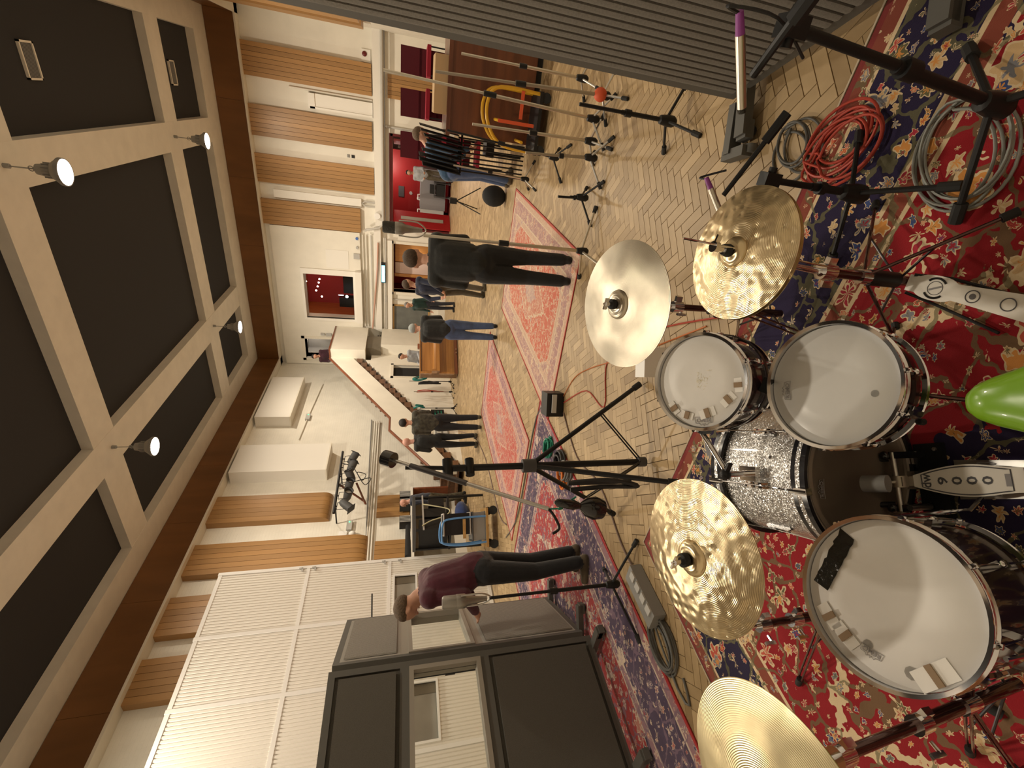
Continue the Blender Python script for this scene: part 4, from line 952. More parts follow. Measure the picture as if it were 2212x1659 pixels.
# grey acoustic screens (2.25 m tall, fabric pads and a window)
def gobo(name, label, P0, P1, kind):
    P0 = Vector((*P0, 0)); P1 = Vector((*P1, 0)); ux = (P1 - P0).normalized(); W = (P1 - P0).length
    M = Matrix((ux, Vector((0, 0, 1)).cross(ux), (0, 0, 1))).transposed().to_4x4(); M.translation = P0
    t = thing(name, label, 'acoustic screen', M=M)
    T = .10; z0, z1 = .08, 2.25; fr_m = 'gobo_frame'
    fw = .05
    for lo, hi in (((0, 0, z0), (fw, T, z1)), ((W - fw, 0, z0), (W, T, z1)), ((fw, 0, z0), (W - fw, T, z0 + fw)), ((fw, 0, z1 - fw), (W - fw, T, z1))): obj('frame_rail', MB().bb(lo, hi), fr_m, t, None, False)
    if kind == 'ribbed':
        n = 22; p = (W - 2 * fw) / n
        obj('backing', MB().bb((fw, .03, z0 + fw), (W - fw, T - .02, z1 - fw)), 'fabric_dark', t, None, False)
        for i in range(n):
            a, b = fw + i * p + .0025, fw + (i + 1) * p - .0025
            mb = MB(); pr = [(a, .03), (a + .004, -.004), ((a + b) / 2, -.009), (b - .004, -.004), (b, .03)]; m = len(pr)
            vs = [(x, y, z0 + fw) for x, y in pr] + [(x, y, z1 - fw) for x, y in pr]
            mb.add(vs, [(k, k + 1, m + k + 1, m + k) for k in range(m - 1)] + [tuple(range(m - 1, -1, -1)), tuple(range(m, 2 * m))])
            obj('rib', mb, 'fabric_grey', t, 60, False)
    else:
        wz0, wz1 = 1.08, 1.65
        for lo, hi in (((fw, 0, wz0 - .07), (W - fw, T, wz0)), ((fw, 0, wz1), (W - fw, T, wz1 + .07))): obj('window_rail', MB().bb(lo, hi), fr_m if kind == 'dark' else 'gobo_frame_pale', t, None, False)
        wf = MB(); q = .035
        for lo, hi in (((fw, -.012, wz0), (W - fw, T + .01, wz0 + q)), ((fw, -.012, wz1 - q), (W - fw, T + .01, wz1)), ((fw, -.012, wz0 + q), (fw + q, T + .01, wz1 - q)), ((W - fw - q, -.012, wz0 + q), (W - fw, T + .01, wz1 - q))): wf.bb(lo, hi)
        w_ = obj('window_frame', wf, 'gobo_frame_pale', t, None, False); obj('window_pane', MB().bb((fw + q, .045, wz0 + q), (W - fw - q, .052, wz1 - q)), 'glass_booth', w_, None, False)
        for a, b in ((z0 + fw, wz0 - .07), (wz1 + .07, z1 - fw)):
            if kind == 'dark':
                mb = MB().bb((fw, .02, a), (W - fw, T - .01, b)); mb.bb((fw + .03, -.02, a + .03), (W - fw - .03, .02, b - .03))
                obj('fabric_pad', mb, 'fabric_dark', t, None, False)
            else:
                n = 46; p = (W - 2 * fw - .06) / n; mb = MB(); pts = []
                for i in range(n): pts += [(fw + .03 + i * p, -.004), (fw + .03 + i * p + p * .3, -.018), (fw + .03 + i * p + p * .7, -.018)]
                pts.append((W - fw - .03, -.004)); m = len(pts)
                mb.add([(x, y, a + .03) for x, y in pts] + [(x, y, b - .03) for x, y in pts], [(k, k + 1, m + k + 1, m + k) for k in range(m - 1)]); mb.bb((fw, .0, a), (W - fw, T - .01, b))
                obj('fabric_pad', mb, 'fabric_pale', t, None, False)
    for x in (.09, W - .09):
        ft = obj('foot', MB().box((x, T / 2, .07), (.07, .52, .05)).box((x, -.18, .055), (.07, .09, .05)).box((x, T + .18, .055), (.07, .09, .05)), fr_m, t, None, False)
        for y in (-.18, T + .18): obj('castor', MB().cyl((x - .02, y, .030), (x + .02, y, .030), .028, n=12), 'rubber', ft, 40, False)
    return t
gobo('acoustic_screen', 'dark grey fabric screen with a window, nearest the white booth wall corner', (-3.92, 1.20), (-3.92, 2.33), 'dark')
gobo('acoustic_screen', 'pale grey ribbed screen with a window beside the man in the purple jumper', (-4.06, 2.46), (-4.76, 3.36), 'pale')
gobo('acoustic_screen', 'grey ribbed fabric screen without a window beside the mic stands', (.235, 2.61), (.677, 1.57), 'ribbed')
# foot bar of that screen sticking out in front
tag(obj('screen_stay', MB().box((.10, 2.545, .06), (.24, .05, .07), Matrix.Rotation(.30, 4, 'Z')).box((-.005, 2.47, .055), (.05, .17, .06), Matrix.Rotation(.30, 4, 'Z')).cyl((.01, 2.39, .032), (.05, 2.40, .032), .03, n=12), 'gobo_frame', None, 40), 'dark L-shaped floor stay with a castor at the foot of the ribbed screen', 'stay')

# ================================================================ RUGS
def rug(label, x0, y0, x1, y1, m, rot=0.0, th=.012, fringe=None, z=0.0):
    cx, cy = (x0 + x1) / 2, (y0 + y1) / 2; hx, hy = (x1 - x0) / 2, (y1 - y0) / 2
    t = thing('rug', label, 'rug', (cx, cy, z), rot)
    mb = MB(); nx, ny = 40, 40; vs = []
    for j in range(ny + 1):
        for i in range(nx + 1):
            u, v = -hx + 2 * hx * i / nx, -hy + 2 * hy * j / ny
            e = min(hx - abs(u), hy - abs(v)); vs.append((u + .008 * math.sin(v * 5 + cx), v + .008 * math.sin(u * 4 + cy), th * min(1, e / .02 + .35) + .0015 * math.sin(u * 6) * math.cos(v * 7)))
    mb.add(vs, [(j * (nx + 1) + i, j * (nx + 1) + i + 1, (j + 1) * (nx + 1) + i + 1, (j + 1) * (nx + 1) + i) for j in range(ny) for i in range(nx)])
    obj('pile', mb, m, t, 60, False)
    bnd = MB().tube([(-hx, -hy, th * .5), (hx, -hy, th * .5), (hx, hy, th * .5), (-hx, hy, th * .5)], th * .45, 6, True); obj('binding', bnd, fringe or 'red_paint', t, 60, False)
    return t
CRM = (.62, .48, .30)
mot = [(.58, .42, .22), (.50, .10, .06), (.10, .12, .20), (.42, .12, .10), (.62, .30, .10), (.16, .17, .08)]
mat_rug('rug_drum', (1.94, 1.50), (.26, .012, .018), (.020, .014, .045), ((.20, .03, .03), (.22, .055, .035), CRM), [(.56, .38, .20), (.045, .07, .19), (.50, .09, .06), (.20, .20, .22), (.60, .26, .07), (.36, .03, .05), (.13, .12, .06)], (1.25, .95, (.26, .012, .018), (.020, .014, .045)), .52)
mat_rug('rug_long', (1.55, 2.25), (.33, .020, .028), (.045, .028, .075), ((.34, .012, .018), (.26, .14, .17), (.50, .40, .32)), [(.56, .44, .33), (.055, .045, .12), (.42, .16, .12), (.48, .36, .33), (.30, .05, .07), (.16, .10, .15)], (.9, 1.5, (.28, .02, .03), (.06, .035, .09)), .62, .10)
mat_rug('rug_pink', (1.02, 1.74), (.50, .10, .06), (.36, .20, .20), ((.46, .07, .05), (.50, .34, .25), (.62, .50, .36)), [(.60, .46, .32), (.46, .12, .08), (.40, .27, .27), (.56, .26, .18), (.44, .20, .17), (.60, .42, .30)], (.46, .9, (.48, .16, .11), (.42, .29, .27)), .40, .30, 1.3)
mat_rug('rug_rose', (1.0, 1.87), (.43, .065, .055), (.27, .13, .17), ((.42, .05, .04), (.44, .24, .21), (.56, .40, .30)), [(.52, .34, .26), (.40, .09, .08), (.30, .17, .21), (.48, .20, .15), (.26, .10, .13), (.52, .32, .24)], (.40, .8, (.40, .12, .11), (.34, .24, .25)), .40, .22, 1.3)
mat('fringe', (.58, .50, .38), .9)
rug('pale red and cream patterned rug under the man in the black hoodie', -3.10, 4.62, -1.06, 8.10, 'rug_pink', math.radians(-1.5))
rug('dusty red patterned rug between the piano and the plaid jacketed man', -5.90, 5.25, -3.90, 9.00, 'rug_rose', math.radians(0))
rug('long crimson and navy rug under the man in the purple jumper', -6.20, .55, -3.10, 5.05, 'rug_long', math.radians(1.0))
rug('deep red and navy rug under the drum kit', -2.68, -1.0, 1.20, 2.02, 'rug_drum', math.radians(-4.5), .012, 'fringe')

# ================================================================ UPRIGHT PIANO
pf = Vector((-6.95, 13.9, 0)); ang = math.atan2(-.796, .674) + PI     # front runs from (-7.22,13.48) towards (-6.54,14.28)
ux = Vector((.65, .76, 0)).normalized(); Mp = Matrix((ux, Vector((0, 0, 1)).cross(ux), (0, 0, 1))).transposed().to_4x4(); Mp.translation = (-7.27, 13.50, 0)
pn = thing('upright_piano', 'golden brown upright piano with its keyboard lid closed', 'piano', M=Mp)
Wp = 1.50
obj('case_back', MB().bb((0, .30, .05), (Wp, .62, 1.17)), 'piano_wood', pn, None, False)
obj('lower_panel', MB().bb((.05, .22, .12), (Wp - .05, .30, .60)), 'piano_wood', pn, None, False)
obj('upper_panel', MB().bb((.04, .24, .82), (Wp - .04, .30, 1.13)), 'piano_wood', pn, None, False)
obj('top_lid', MB().bb((-.02, .20, 1.17), (Wp + .02, .64, 1.20)), 'piano_wood', pn, None, False)
obj('key_bed', MB().bb((0, -.04, .60), (Wp, .30, .68)), 'piano_wood', pn, None, False)
obj('fallboard', MB().prism([(-.02, .68), (-.02, .72), (.02, .775), (.14, .80), (.24, .82), (.24, .68)], Wp - .10, Matrix(((0, 0, 1, .05), (1, 0, 0, 0), (0, 1, 0, 0), (0, 0, 0, 1)))), 'piano_wood', pn, 30, False)
for x in (0, Wp - .05): obj('cheek', MB().bb((x, -.03, .60), (x + .05, .30, .84)), 'piano_wood', pn, None, False)
for x in (0, Wp - .06): obj('side_panel', MB().bb((x, .20, .05), (x + .06, .62, 1.17)), 'piano_wood', pn, None, False)
obj('plinth', MB().bb((0, .18, .02), (Wp, .62, .12)), 'mahogany', pn, None, False)
for k in range(2): obj('pedal', MB().box((.68 + k * .12, .13, .07), (.035, .14, .015)), 'nickel', pn, None, False)
tag(obj('sheet_stand', MB().box((-6.85, 14.35, 1.235), (.16, .10, .06), Matrix.Rotation(.8, 4, 'Z')), 'rail_wood', None, None), 'small dark wooden box on top of the piano', 'box')

# ================================================================ SIDE CLUTTER BY THE STAIRS
def mic_stand(label, base, h, m='black', legs=.30, boom=None, name='mic_stand', r=.011, base_r=.0, rot=.3, group=None, hub=.13, foot='rubber', lean=(0, 0)):
    """tripod stand: pole, collar, three legs with rubber feet, optional boom given as two room points"""
    b = Vector(base); t = thing(name, label, 'stand', b, 0, group)
    top = Vector((lean[0], lean[1], h))
    obj('pole', MB().cyl((0, 0, hub - .02), top * .55 + Vector((0, 0, hub * .45 - .01)), r * 1.25, n=10).cyl(top * .55, top, r, n=10), m, t, 40, False)
    obj('collar', MB().cyl(top * .53, top * .585, r * 2.0, n=12), 'black', t, 40, False)
    obj('hub', MB().lathe([(.012, hub + .06), (.026, hub + .05), (.034, hub), (.034, hub - .04), (.02, hub - .06)], 12), 'black', t, 40, False)
    for i in range(3):
        a = rot + i * 2 * PI / 3; e = Vector((legs * math.cos(a), legs * math.sin(a), .018))
        lg = obj('leg', MB().cyl((.02 * math.cos(a), .02 * math.sin(a), hub), e, r * .85, n=8), m if base_r == 0 else 'steel', t, 40, False)
        obj('rubber_foot', MB().cyl(e + (e - Vector((0, 0, hub))).normalized() * -.05, e + (e - Vector((0, 0, hub))).normalized() * .012, r * 1.5, n=8), foot, lg, 40, False)
    if boom:
        p, q = Vector(boom[0]), Vector(boom[1]); obj('boom', MB().cyl(p, q, r * .8, n=8), m, t, 40); mid = top + b
        obj('boom_clamp', MB().box(mid, (.045, .045, .06)).cyl(mid + Vector((-.04, 0, 0)), mid + Vector((.04, 0, 0)), .014, n=10), 'black', t, 40); obj('grip', MB().cyl(p, p + (q - p).normalized() * .10, r * 1.5, n=8), 'black', t, 40)
    return t
# stands and hanging cables beside the stair opening
mic_stand('thin dark stand hung with a teal cable beside the stair opening', (-8.35, 14.75, 0), 1.5, 'black', .32, rot=.2)
coil('cable_coil', (-8.33, 14.75, 0), .10, .013, 6, 'teal', 'teal cable coil hanging on the stand beside the stair opening', ang=0, seed=3)
o = [q for q in bpy.data.objects if q.name == 'cable_coil'][0]; o.matrix_basis = Matrix.Translation((-8.30, 14.78, 1.14)) @ Matrix.Rotation(math.radians(82), 4, 'Y') @ Matrix.Diagonal((2.1, 1.2, 1, 1)) 
mic_stand('thin stand with black and red leads tied to it below the stairs', (-8.5, 14.3, 0), 1.35, 'steel_dull', .28, rot=.9)
tag(obj('hanging_leads', MB().tube(catmull([(-8.70, 14.6, 1.25), (-8.65, 14.55, .9), (-8.68, 14.6, .45), (-8.62, 14.62, .95), (-8.66, 14.6, 1.22), (-8.60, 14.5, .6), (-8.64, 14.55, .35)], 5), .016, 6), 'cable_red', None, 60), 'dark red leads hanging in a bundle from a thin stand', 'cable')
tag(obj('hanging_leads', MB().tube(catmull([(-8.55, 14.9, 1.2), (-8.50, 14.85, .8), (-8.52, 14.9, .42), (-8.46, 14.9, .9), (-8.5, 14.88, 1.18), (-8.44, 14.85, .5)], 5), .022, 6), 'cable_black', None, 60), 'black leads hanging in a bundle under the teal coil', 'cable')
mic_stand('slim stand on a flat cast base in front of the stair wall', (-8.55, 13.35, 0), 1.18, 'black', .20, rot=1.8)
sb = thing('wall_socket_panel', 'grey panel of sockets on the stair wall', 'socket panel', (XS + .001, 13.0, .3))
obj('panel', MB().bb((XS + .002, 12.35, .30), (XS + .05, 13.25, .72)), 'mid_grey', sb, None)
for k in range(4): obj('socket_row', MB().bb((XS + .05, 12.42 + (k % 2) * .42, .34 + (k // 2) * .19), (XS + .07, 12.75 + (k % 2) * .42, .47 + (k // 2) * .19)), 'pale_grey', sb, None)
db = thing('wall_socket_panel', 'black stage box with green lettering on the stair wall', 'socket panel', (XS + .002, 13.5, .3)); obj('panel', MB().bb((XS + .002, 13.35, .38), (XS + .12, 13.78, .80)), 'black', db, None)
for k in range(3): obj('label_strip', MB().bb((XS + .12, 13.42, .46 + k * .10), (XS + .124, 13.7, .49 + k * .10)), 'green_tie', db, None)
tag(obj('cable_loop', MB().tube(catmull([(XS + .13, 13.6, .6), (XS + .25, 13.5, .95), (XS + .24, 13.45, 1.18), (XS + .22, 13.55, 1.25), (XS + .2, 13.62, 1.1), (XS + .14, 13.58, .6)], 5), .014, 6), 'cable_black', None, 60), 'black cable loop hanging on the stair wall above the stage box', 'cable')
tag(obj('teal_lead', MB().tube(catmull([(XS + .10, 13.9, 1.35), (XS + .2, 13.85, 1.2), (XS + .16, 13.95, 1.05), (XS + .22, 13.9, 1.3), (XS + .12, 13.9, 1.0)], 5), .03, 6), 'teal', None, 60), 'bunched teal lead hooked on the stair wall', 'cable')
tag(obj('floor_box', MB().bb((-8.4, 15.4, 0), (-7.9, 15.8, .34)), 'dark_grey', None, None), 'low dark box on the floor beside the piano', 'box')

# equipment rack and trolley left of the booth wall edge
rk = thing('equipment_rack', 'black equipment rack with coiled cream lead in front of the booth wall', 'rack', (-7.55, 7.4, 0))
for x in (-7.85, -7.3):
    for y in (6.95, 7.85): obj('post', MB().bb((x - .02, y - .02, 0), (x + .02, y + .02, 1.50)), 'black', rk, None)
obj('shelf_top', MB().bb((-7.88, 6.92, 1.44), (-7.27, 7.88, 1.50)), 'dark_grey', rk, None); obj('shelf', MB().bb((-7.88, 6.92, .75), (-7.27, 7.88, .79)), 'black', rk, None)
for k in range(3): obj('unit', MB().bb((-7.84, 6.98 + .3 * k, .82 + .02 * k), (-7.29, 7.22 + .3 * k, 1.38 - .1 * k)), 'black', rk, None)
obj('rail_front', MB().bb((-7.28, 6.92, 1.28), (-7.25, 7.88, 1.31)), 'pale_grey', rk, None)
tag(obj('cream_lead', MB().tube(catmull([(-7.24, 7.6, 1.30), (-7.2, 7.5, 1.1), (-7.18, 7.35, .78), (-7.2, 7.2, .85), (-7.22, 7.1, 1.15), (-7.24, 7.0, 1.32)], 6), .012, 6), 'cable_cream', None, 60), 'cream lead looped on the front of the black equipment rack', 'cable')
bt = thing('equipment_trolley', 'trolley with a bent blue tube handle carrying flight cases', 'trolley', (-6.9, 6.3, 0))
def Lp(u, v, z): return Vector((-6.95, 6.3, 0)) + Vector((.70, .72, 0)) * u + Vector((.72, -.70, 0)) * v + Vector((0, 0, z))
for v in (-.28, .28): obj('push_bar', MB().tube(catmull([Lp(-.05, v, .18), Lp(-.08, v, .6), Lp(-.05, v, .95), Lp(.05, v, 1.02), Lp(.30, v, 1.0), Lp(.38, v, .9), Lp(.40, v, .5), Lp(.40, v, .2)], 4), .018, 8), 'blue_tube', bt, 50)
obj('deck', MB().add([Lp(-.15, -.33, .18), Lp(.55, -.33, .18), Lp(.55, .33, .18), Lp(-.15, .33, .18), Lp(-.15, -.33, .22), Lp(.55, -.33, .22), Lp(.55, .33, .22), Lp(-.15, .33, .22)], [(0, 3, 2, 1), (4, 5, 6, 7), (0, 1, 5, 4), (1, 2, 6, 5), (2, 3, 7, 6), (3, 0, 4, 7)]), 'frame_oak', bt, None)
for u in (-.1, .5):
    for v in (-.28, .28): obj('wheel', MB().cyl(Lp(u, v - .02, .08), Lp(u, v + .02, .08), .08, n=16).cyl(Lp(u, v, .1), Lp(u, v, .19), .02, n=8), 'rubber', bt)
def lbox(name, label, u0, u1, v0, v1, z0, z1, m, cat='case', edge=None):
    t = thing(name, label, cat, Lp((u0 + u1) / 2, (v0 + v1) / 2, z0))
    c = [Lp(u, v, z) for z in (z0, z1) for u, v in ((u0, v0), (u1, v0), (u1, v1), (u0, v1))]
    obj('body', MB().add(c, [(0, 3, 2, 1), (4, 5, 6, 7), (0, 1, 5, 4), (1, 2, 6, 5), (2, 3, 7, 6), (3, 0, 4, 7)]), m, t, None)
    if edge:
        for a, b in ((0, 1), (1, 2), (2, 3), (3, 0), (4, 5), (5, 6), (6, 7), (7, 4)): obj('edging', MB().cyl(c[a], c[b], .014, n=6), edge, t)
    return t
lbox('flight_case', 'black flight case with pale edging on the blue trolley', .10, .48, -.24, .24, .50, .98, 'black', edge='pale_grey')
lbox('crate', 'low grey crate at the bottom of the blue trolley', -.02, .48, -.25, .25, .22, .46, 'mid_grey', edge='dark_grey')
tag(obj('timber_offcut', MB().box(Lp(.2, .30, .62), (.34, .03, .05), Matrix.Rotation(.8, 4, 'Z')), 'frame_oak', None, None), 'short pale plank leaning on the blue trolley', 'plank')

# ================================================================ DRUM KIT
def dmat(c, n, spin=0.0): return Matrix.Translation(c) @ frame(n) @ Matrix.Rotation(spin, 4, 'Z')
def crown_logo(parent, r, ang, size, m='ink_soft', z=.0012):
    """maker's mark: the word REMO over a three-point crown outline, read from the drum's centre"""
    M = Matrix.Rotation(ang, 4, 'Z') @ Matrix.Translation((0, -r, z))
    text('logo_word', 'REMO', size, m, parent, M, .0003, bold=True)
    w, h = size * 1.75, size * .55; y0 = -h * 1.0
    pts = [(-w, h * .9), (-w * .86, -h * .7), (-w * .45, -h * 1.15), (-w * .36, -h * 1.75), (-w * .05, -h * 1.25), (0, -h * 1.9), (w * .05, -h * 1.25), (w * .36, -h * 1.75), (w * .45, -h * 1.15), (w * .86, -h * .7), (w, h * .9)]
    pts = [(x, y * 1.0) for x, y in pts] + [(w * .8, h * .75), (-w * .8, h * .75)]
    P = [M @ Vector((x, y, .0003)) for x, y in pts]
    obj('logo_crown', MB().tube(P, size * .045, 4, True), m, parent, None, False)
def tape(parent, x, y, ang, w=.030, h=.034, m='tape_white', z=.0018, split='tape_brown'):
    R_ = Matrix.Translation((x, y, z)) @ Matrix.Rotation(ang, 4, 'Z')
    t = obj('tape', MB().box((-w * .62, 0, 0), (w, h, .001)).box((w * .62, 0, .0), (w, h, .001)).xf(R_), m, parent, None, False)
    obj('tape_fold', MB().prism([(-.008, -h / 2), (.008, -h / 2 - .001), (.009, h / 2), (-.007, h / 2 + .001)], .006).xf(R_), split, t, None, False)
def drum(name, label, c, n, D, depth, shell, head='head_coated', lugs=6, spin=0.0, hoopm='chrome', group=None, rods=True):
    M = dmat(c, n, spin); t = thing(name, label, 'drum', M=M @ Matrix.Translation((0, 0, 0)), group=group)
    R_ = D / 2 - .010
    obj('shell', MB().lathe([(R_ - .012, -depth), (R_ - .006, -depth), (R_ - .006, -.012), (R_ - .012, -.008)], 56, None, 0, True), shell, t, 40, False)
    hd = obj('head', MB().lathe([(.0001, 0), (R_ * .5, 0), (R_ - .003, -.001), (R_, -.006), (R_, -.012)], 64), head, t, 60, False)
    for nm, z, s_ in (('hoop', 0, 1), ('hoop', -depth, -1)):
        pr = [(R_ + .0005, z - s_ * .012), (R_ + .0005, z + s_ * .014), (R_ + .010, z + s_ * .017), (R_ + .0105, z + s_ * .0145), (R_ + .004, z + s_ * .011), (R_ + .004, z - s_ * .010), (R_ + .013, z - s_ * .012), (R_ + .013, z - s_ * .0145)]
        obj(nm, MB().lathe(pr, 72, None, 0, True), hoopm, t, 35, False)
    for i in range(lugs):
        a = 2 * PI * i / lugs + .26; ca, sa = math.cos(a), math.sin(a); Rz = Matrix.Rotation(a, 4, 'Z')
        lg = obj('lug', MB().box((R_ + .004, 0, -depth / 2), (.022, .018, min(.06, depth * .35))).lathe([(.0001, .014), (.008, .012), (.010, 0), (.008, -.012), (.0001, -.014)], 8, Matrix.Translation((R_ + .012, 0, -depth / 2))).xf(Rz), 'chrome', t, 40, False)
        for s_ in ((1, -1) if depth > .15 else (1,)):
            z0 = 0 if s_ > 0 else -depth
            obj('tension_rod', MB().cyl((R_ + .012, 0, -depth / 2), (R_ + .012, 0, z0), .0028, n=6).cyl((R_ + .012, 0, z0 - s_ * .012), (R_ + .012, 0, z0 + s_ * .010), .0055, n=8).box((R_ + .010, 0, z0 - s_ * .012), (.016, .013, .008)).xf(Rz), 'chrome', lg, 40, False)
    return t, M, R_, hd
# floor tom on three legs
ft, Mf, Rf, hf = drum('floor_tom', 'large floor tom with a white head and a strip of black tape', (-.922, .526, .526), (.24, -.128, .962), .425, .36, 'shell_plum', 'head_coated', 8, .2)
Mi = Mf.inverted()
def onhead(Minv, M, px_world): return Minv @ Vector(px_world)
def head_pt(M, n, c, xw): # point of the head plane under a room-space point (drop along the normal)
    v = M.inverted() @ Vector(xw); return v.x, v.y
def ray_on_head(M, px, py):
    d = cam.matrix_world.to_3x3() @ Vector((px - 1171.5, -(py - 852.8), -1034.2)); o_ = Vector((0, 0, 1.72)); Mi_ = M.inverted()
    o2 = Mi_ @ o_; d2 = Mi_.to_3x3() @ d; q = o2 + d2 * (-o2.z / d2.z); return q.x, q.y
# positions below were read off as (x, y) on the drum head
def ang_of(M, p, q):
    a, b = ray_on_head(M, *p), ray_on_head(M, *q); return math.atan2(b[1] - a[1], b[0] - a[0])
FT = {k: ray_on_head(Mf, *v) for k, v in dict(tape=(1803, 1210), t1=(1792, 1330), t2=(1828, 1372), t3=(2020, 1460), logo=(1880, 1414)).items()}
a_ = ang_of(Mf, (1775, 1250), (1822, 1160))
bt_ = MB(); nX = 10
for i in range(nX + 1):
    u = -.085 + .17 * i / nX
    for v in (-.022, .022): bt_.v.append((u + (.006 if v > 0 else -.004) * math.sin(i * 2.1), v + .002 * math.sin(i * 3.3), .0015 + .0035 * abs(math.sin(i * 1.7 + v * 40))))
bt_.add([], []); bt_.f = [(2 * i, 2 * i + 2, 2 * i + 3, 2 * i + 1) for i in range(nX)]; bt_.mi = [0] * nX
obj('black_tape', bt_.xf(Matrix.Translation((*FT['tape'], 0)) @ Matrix.Rotation(a_, 4, 'Z')), 'tape_black', hf, 30, False)['label'] = 'strip of shiny black tape'
tape(hf, *FT['t1'], ang_of(Mf, (1783, 1315), (1802, 1345))); tape(hf, *FT['t2'], ang_of(Mf, (1815, 1356), (1842, 1390))); tape(hf, *FT['t3'], ang_of(Mf, (1998, 1468), (2045, 1450)), .042, .048)
def logo_at(hd_, M, p_l, p_r, flip=False):
    """logo placed with its text running from p_l to p_r on the head"""
    a, b = Vector(ray_on_head(M, *p_l)), Vector(ray_on_head(M, *p_r)); c = (a + b) / 2; an = math.atan2(b.y - a.y, b.x - a.x); sz = (b - a).length / 3.0
    e_ = bpy.data.objects
    Mx = Matrix.Translation((c.x, c.y, .0012)) @ Matrix.Rotation(an, 4, 'Z')
    text('logo_word', 'REMO', sz, 'ink_soft', hd_, Mx, .0002, bold=True)
    w, h = sz * 1.7, sz * .55; s_ = 1
    pts = [(-w, -h * 1.0), (-w * .9, h * .9), (-w * .45, h * 1.1), (-w * .33, h * 1.7), (-w * .08, h * 1.15), (0, h * 1.9), (w * .08, h * 1.15), (w * .33, h * 1.7), (w * .45, h * 1.1), (w * .9, h * .9), (w, -h * 1.0), (0, -h * .75)]
    obj('logo_crown', MB().tube([Mx @ Vector((x, y, 0)) for x, y in pts], sz * .05, 4, True), 'ink_soft', hd_, None, False)
logo_at(hf, Mf, (1905, 1422), (1862, 1395))
st_ = MB()
for (p, r_) in (((1875, 1392), .012), ((1970, 1455), .016)):
    x, y = ray_on_head(Mf, *p); st_.lathe([(.0001, .0009), (r_, .0009)], 9, Matrix.Translation((x, y, 0)))
obj('stain', st_, mat('stain_grey', (.58, .56, .53), .6), hf, None, False)['kind'] = 'stuff'
for i, a in enumerate((.6, 2.7, 4.75)):
    Mz = Mf.to_3x3(); p = Mf @ Vector((Rf * math.cos(a) * 1.04, Rf * math.sin(a) * 1.04, -.10)); q = Vector((p.x + .05 * math.cos(a), p.y + .05 * math.sin(a), .025)); q2 = Vector((q.x + .05 * math.cos(a), q.y + .05 * math.sin(a), .022))
    lg = obj('leg', MB().tube([p, (p.x, p.y, .10), q, q2], .006, 8), 'chrome', ft, 40); obj('rubber_foot', MB().cyl(q, q2 + (q2 - q) * .3, .012, n=10), 'rubber', lg, 40)
    obj('leg_bracket', MB().box(Mf @ Vector((Rf * math.cos(a), Rf * math.sin(a), -.17)), (.03, .03, .07), Mf @ Matrix.Rotation(a, 4, 'Z')), 'chrome', ft, 40)

# rack tom
rt, Mr, Rr, hr = drum('rack_tom', 'small rack tom with patches of tape round its worn white head', (-.67, 1.21, .769), (.235, -.426, .874), .325, .215, 'shell_plum', 'head_coated', 6, .1)
for k, (p, q, s_) in enumerate((((1451, 872), (1463, 890), 1.0), ((1474, 893), (1496, 900), 1.0), ((1512, 898), (1545, 886), 1.25), ((1562, 874), (1585, 852), 1.15), ((1597, 845), (1594, 818), 1.0))):
    c_ = ray_on_head(Mr, (p[0] + q[0]) / 2, (p[1] + q[1]) / 2); tape(hr, *c_, ang_of(Mr, p, q), .020 * s_, .024 * s_)
wr = MB(); rr_ = random.Random(4)
for k in range(60):
    a, r_ = rr_.uniform(0, 2 * PI), abs(rr_.gauss(0, .018)); l_ = rr_.uniform(.002, .007); an = rr_.uniform(0, PI)
    wr.box((r_ * math.cos(a) + .003, r_ * math.sin(a), .0009), (l_, .0012, .0003), Matrix.Rotation(an, 4, 'Z'))
w0 = obj('stick_wear', wr, mat('wear_cream', (.86, .80, .64), .6), hr, None, False); w0['kind'] = 'stuff'
logo_at(hr, Mr, (1538, 906), (1503, 908))
# tom arm to the bass drum
BC = Vector((-.839, .905, .277)); baz = math.radians(125.5); BAX = Vector((math.cos(baz), math.sin(baz), .06)).normalized()
p0 = Mr @ Vector((-.02, -Rr - .02, -.11)); 
obj('mount_bracket', MB().box(Mr @ Vector((-Rr - .012, -.02, -.10)), (.03, .05, .07), Mr).box(Mr @ Vector((.05, -Rr - .01, -.14)), (.05, .03, .05), Mr), 'black', rt, 40)
obj('mount_rim', MB().lathe([(Rr + .012, -.155), (Rr + .016, -.155), (Rr + .016, -.135), (Rr + .012, -.135)], 48, Mr, 0, True), 'gun_metal', rt, 40)
ta = thing('tom_stand', 'chrome and black tom arm rising from the bass drum', 'stand', BC + BAX * .2 + Vector((0, 0, .25)))
e1 = BC + BAX * .20 + Vector((0, 0, .25)); e2 = Mr @ Vector((-Rr - .03, -.02, -.11))
obj('post', MB().cyl(e1, e1 + Vector((0, 0, .12)), .011, n=12).cyl(e1 + Vector((0, 0, .10)), e2, .010, n=12), 'chrome', ta); obj('base_plate', MB().box(e1 + Vector((0, 0, .01)), (.08, .05, .02), frame(Vector((0, 0, 1)), BAX)), 'chrome', ta)
obj('wing_bolt', MB().ball(e1 + Vector((0, 0, .11)), .020, 10, 8).box(e1 + Vector((.03, 0, .11)), (.035, .008, .018)), 'black', ta)

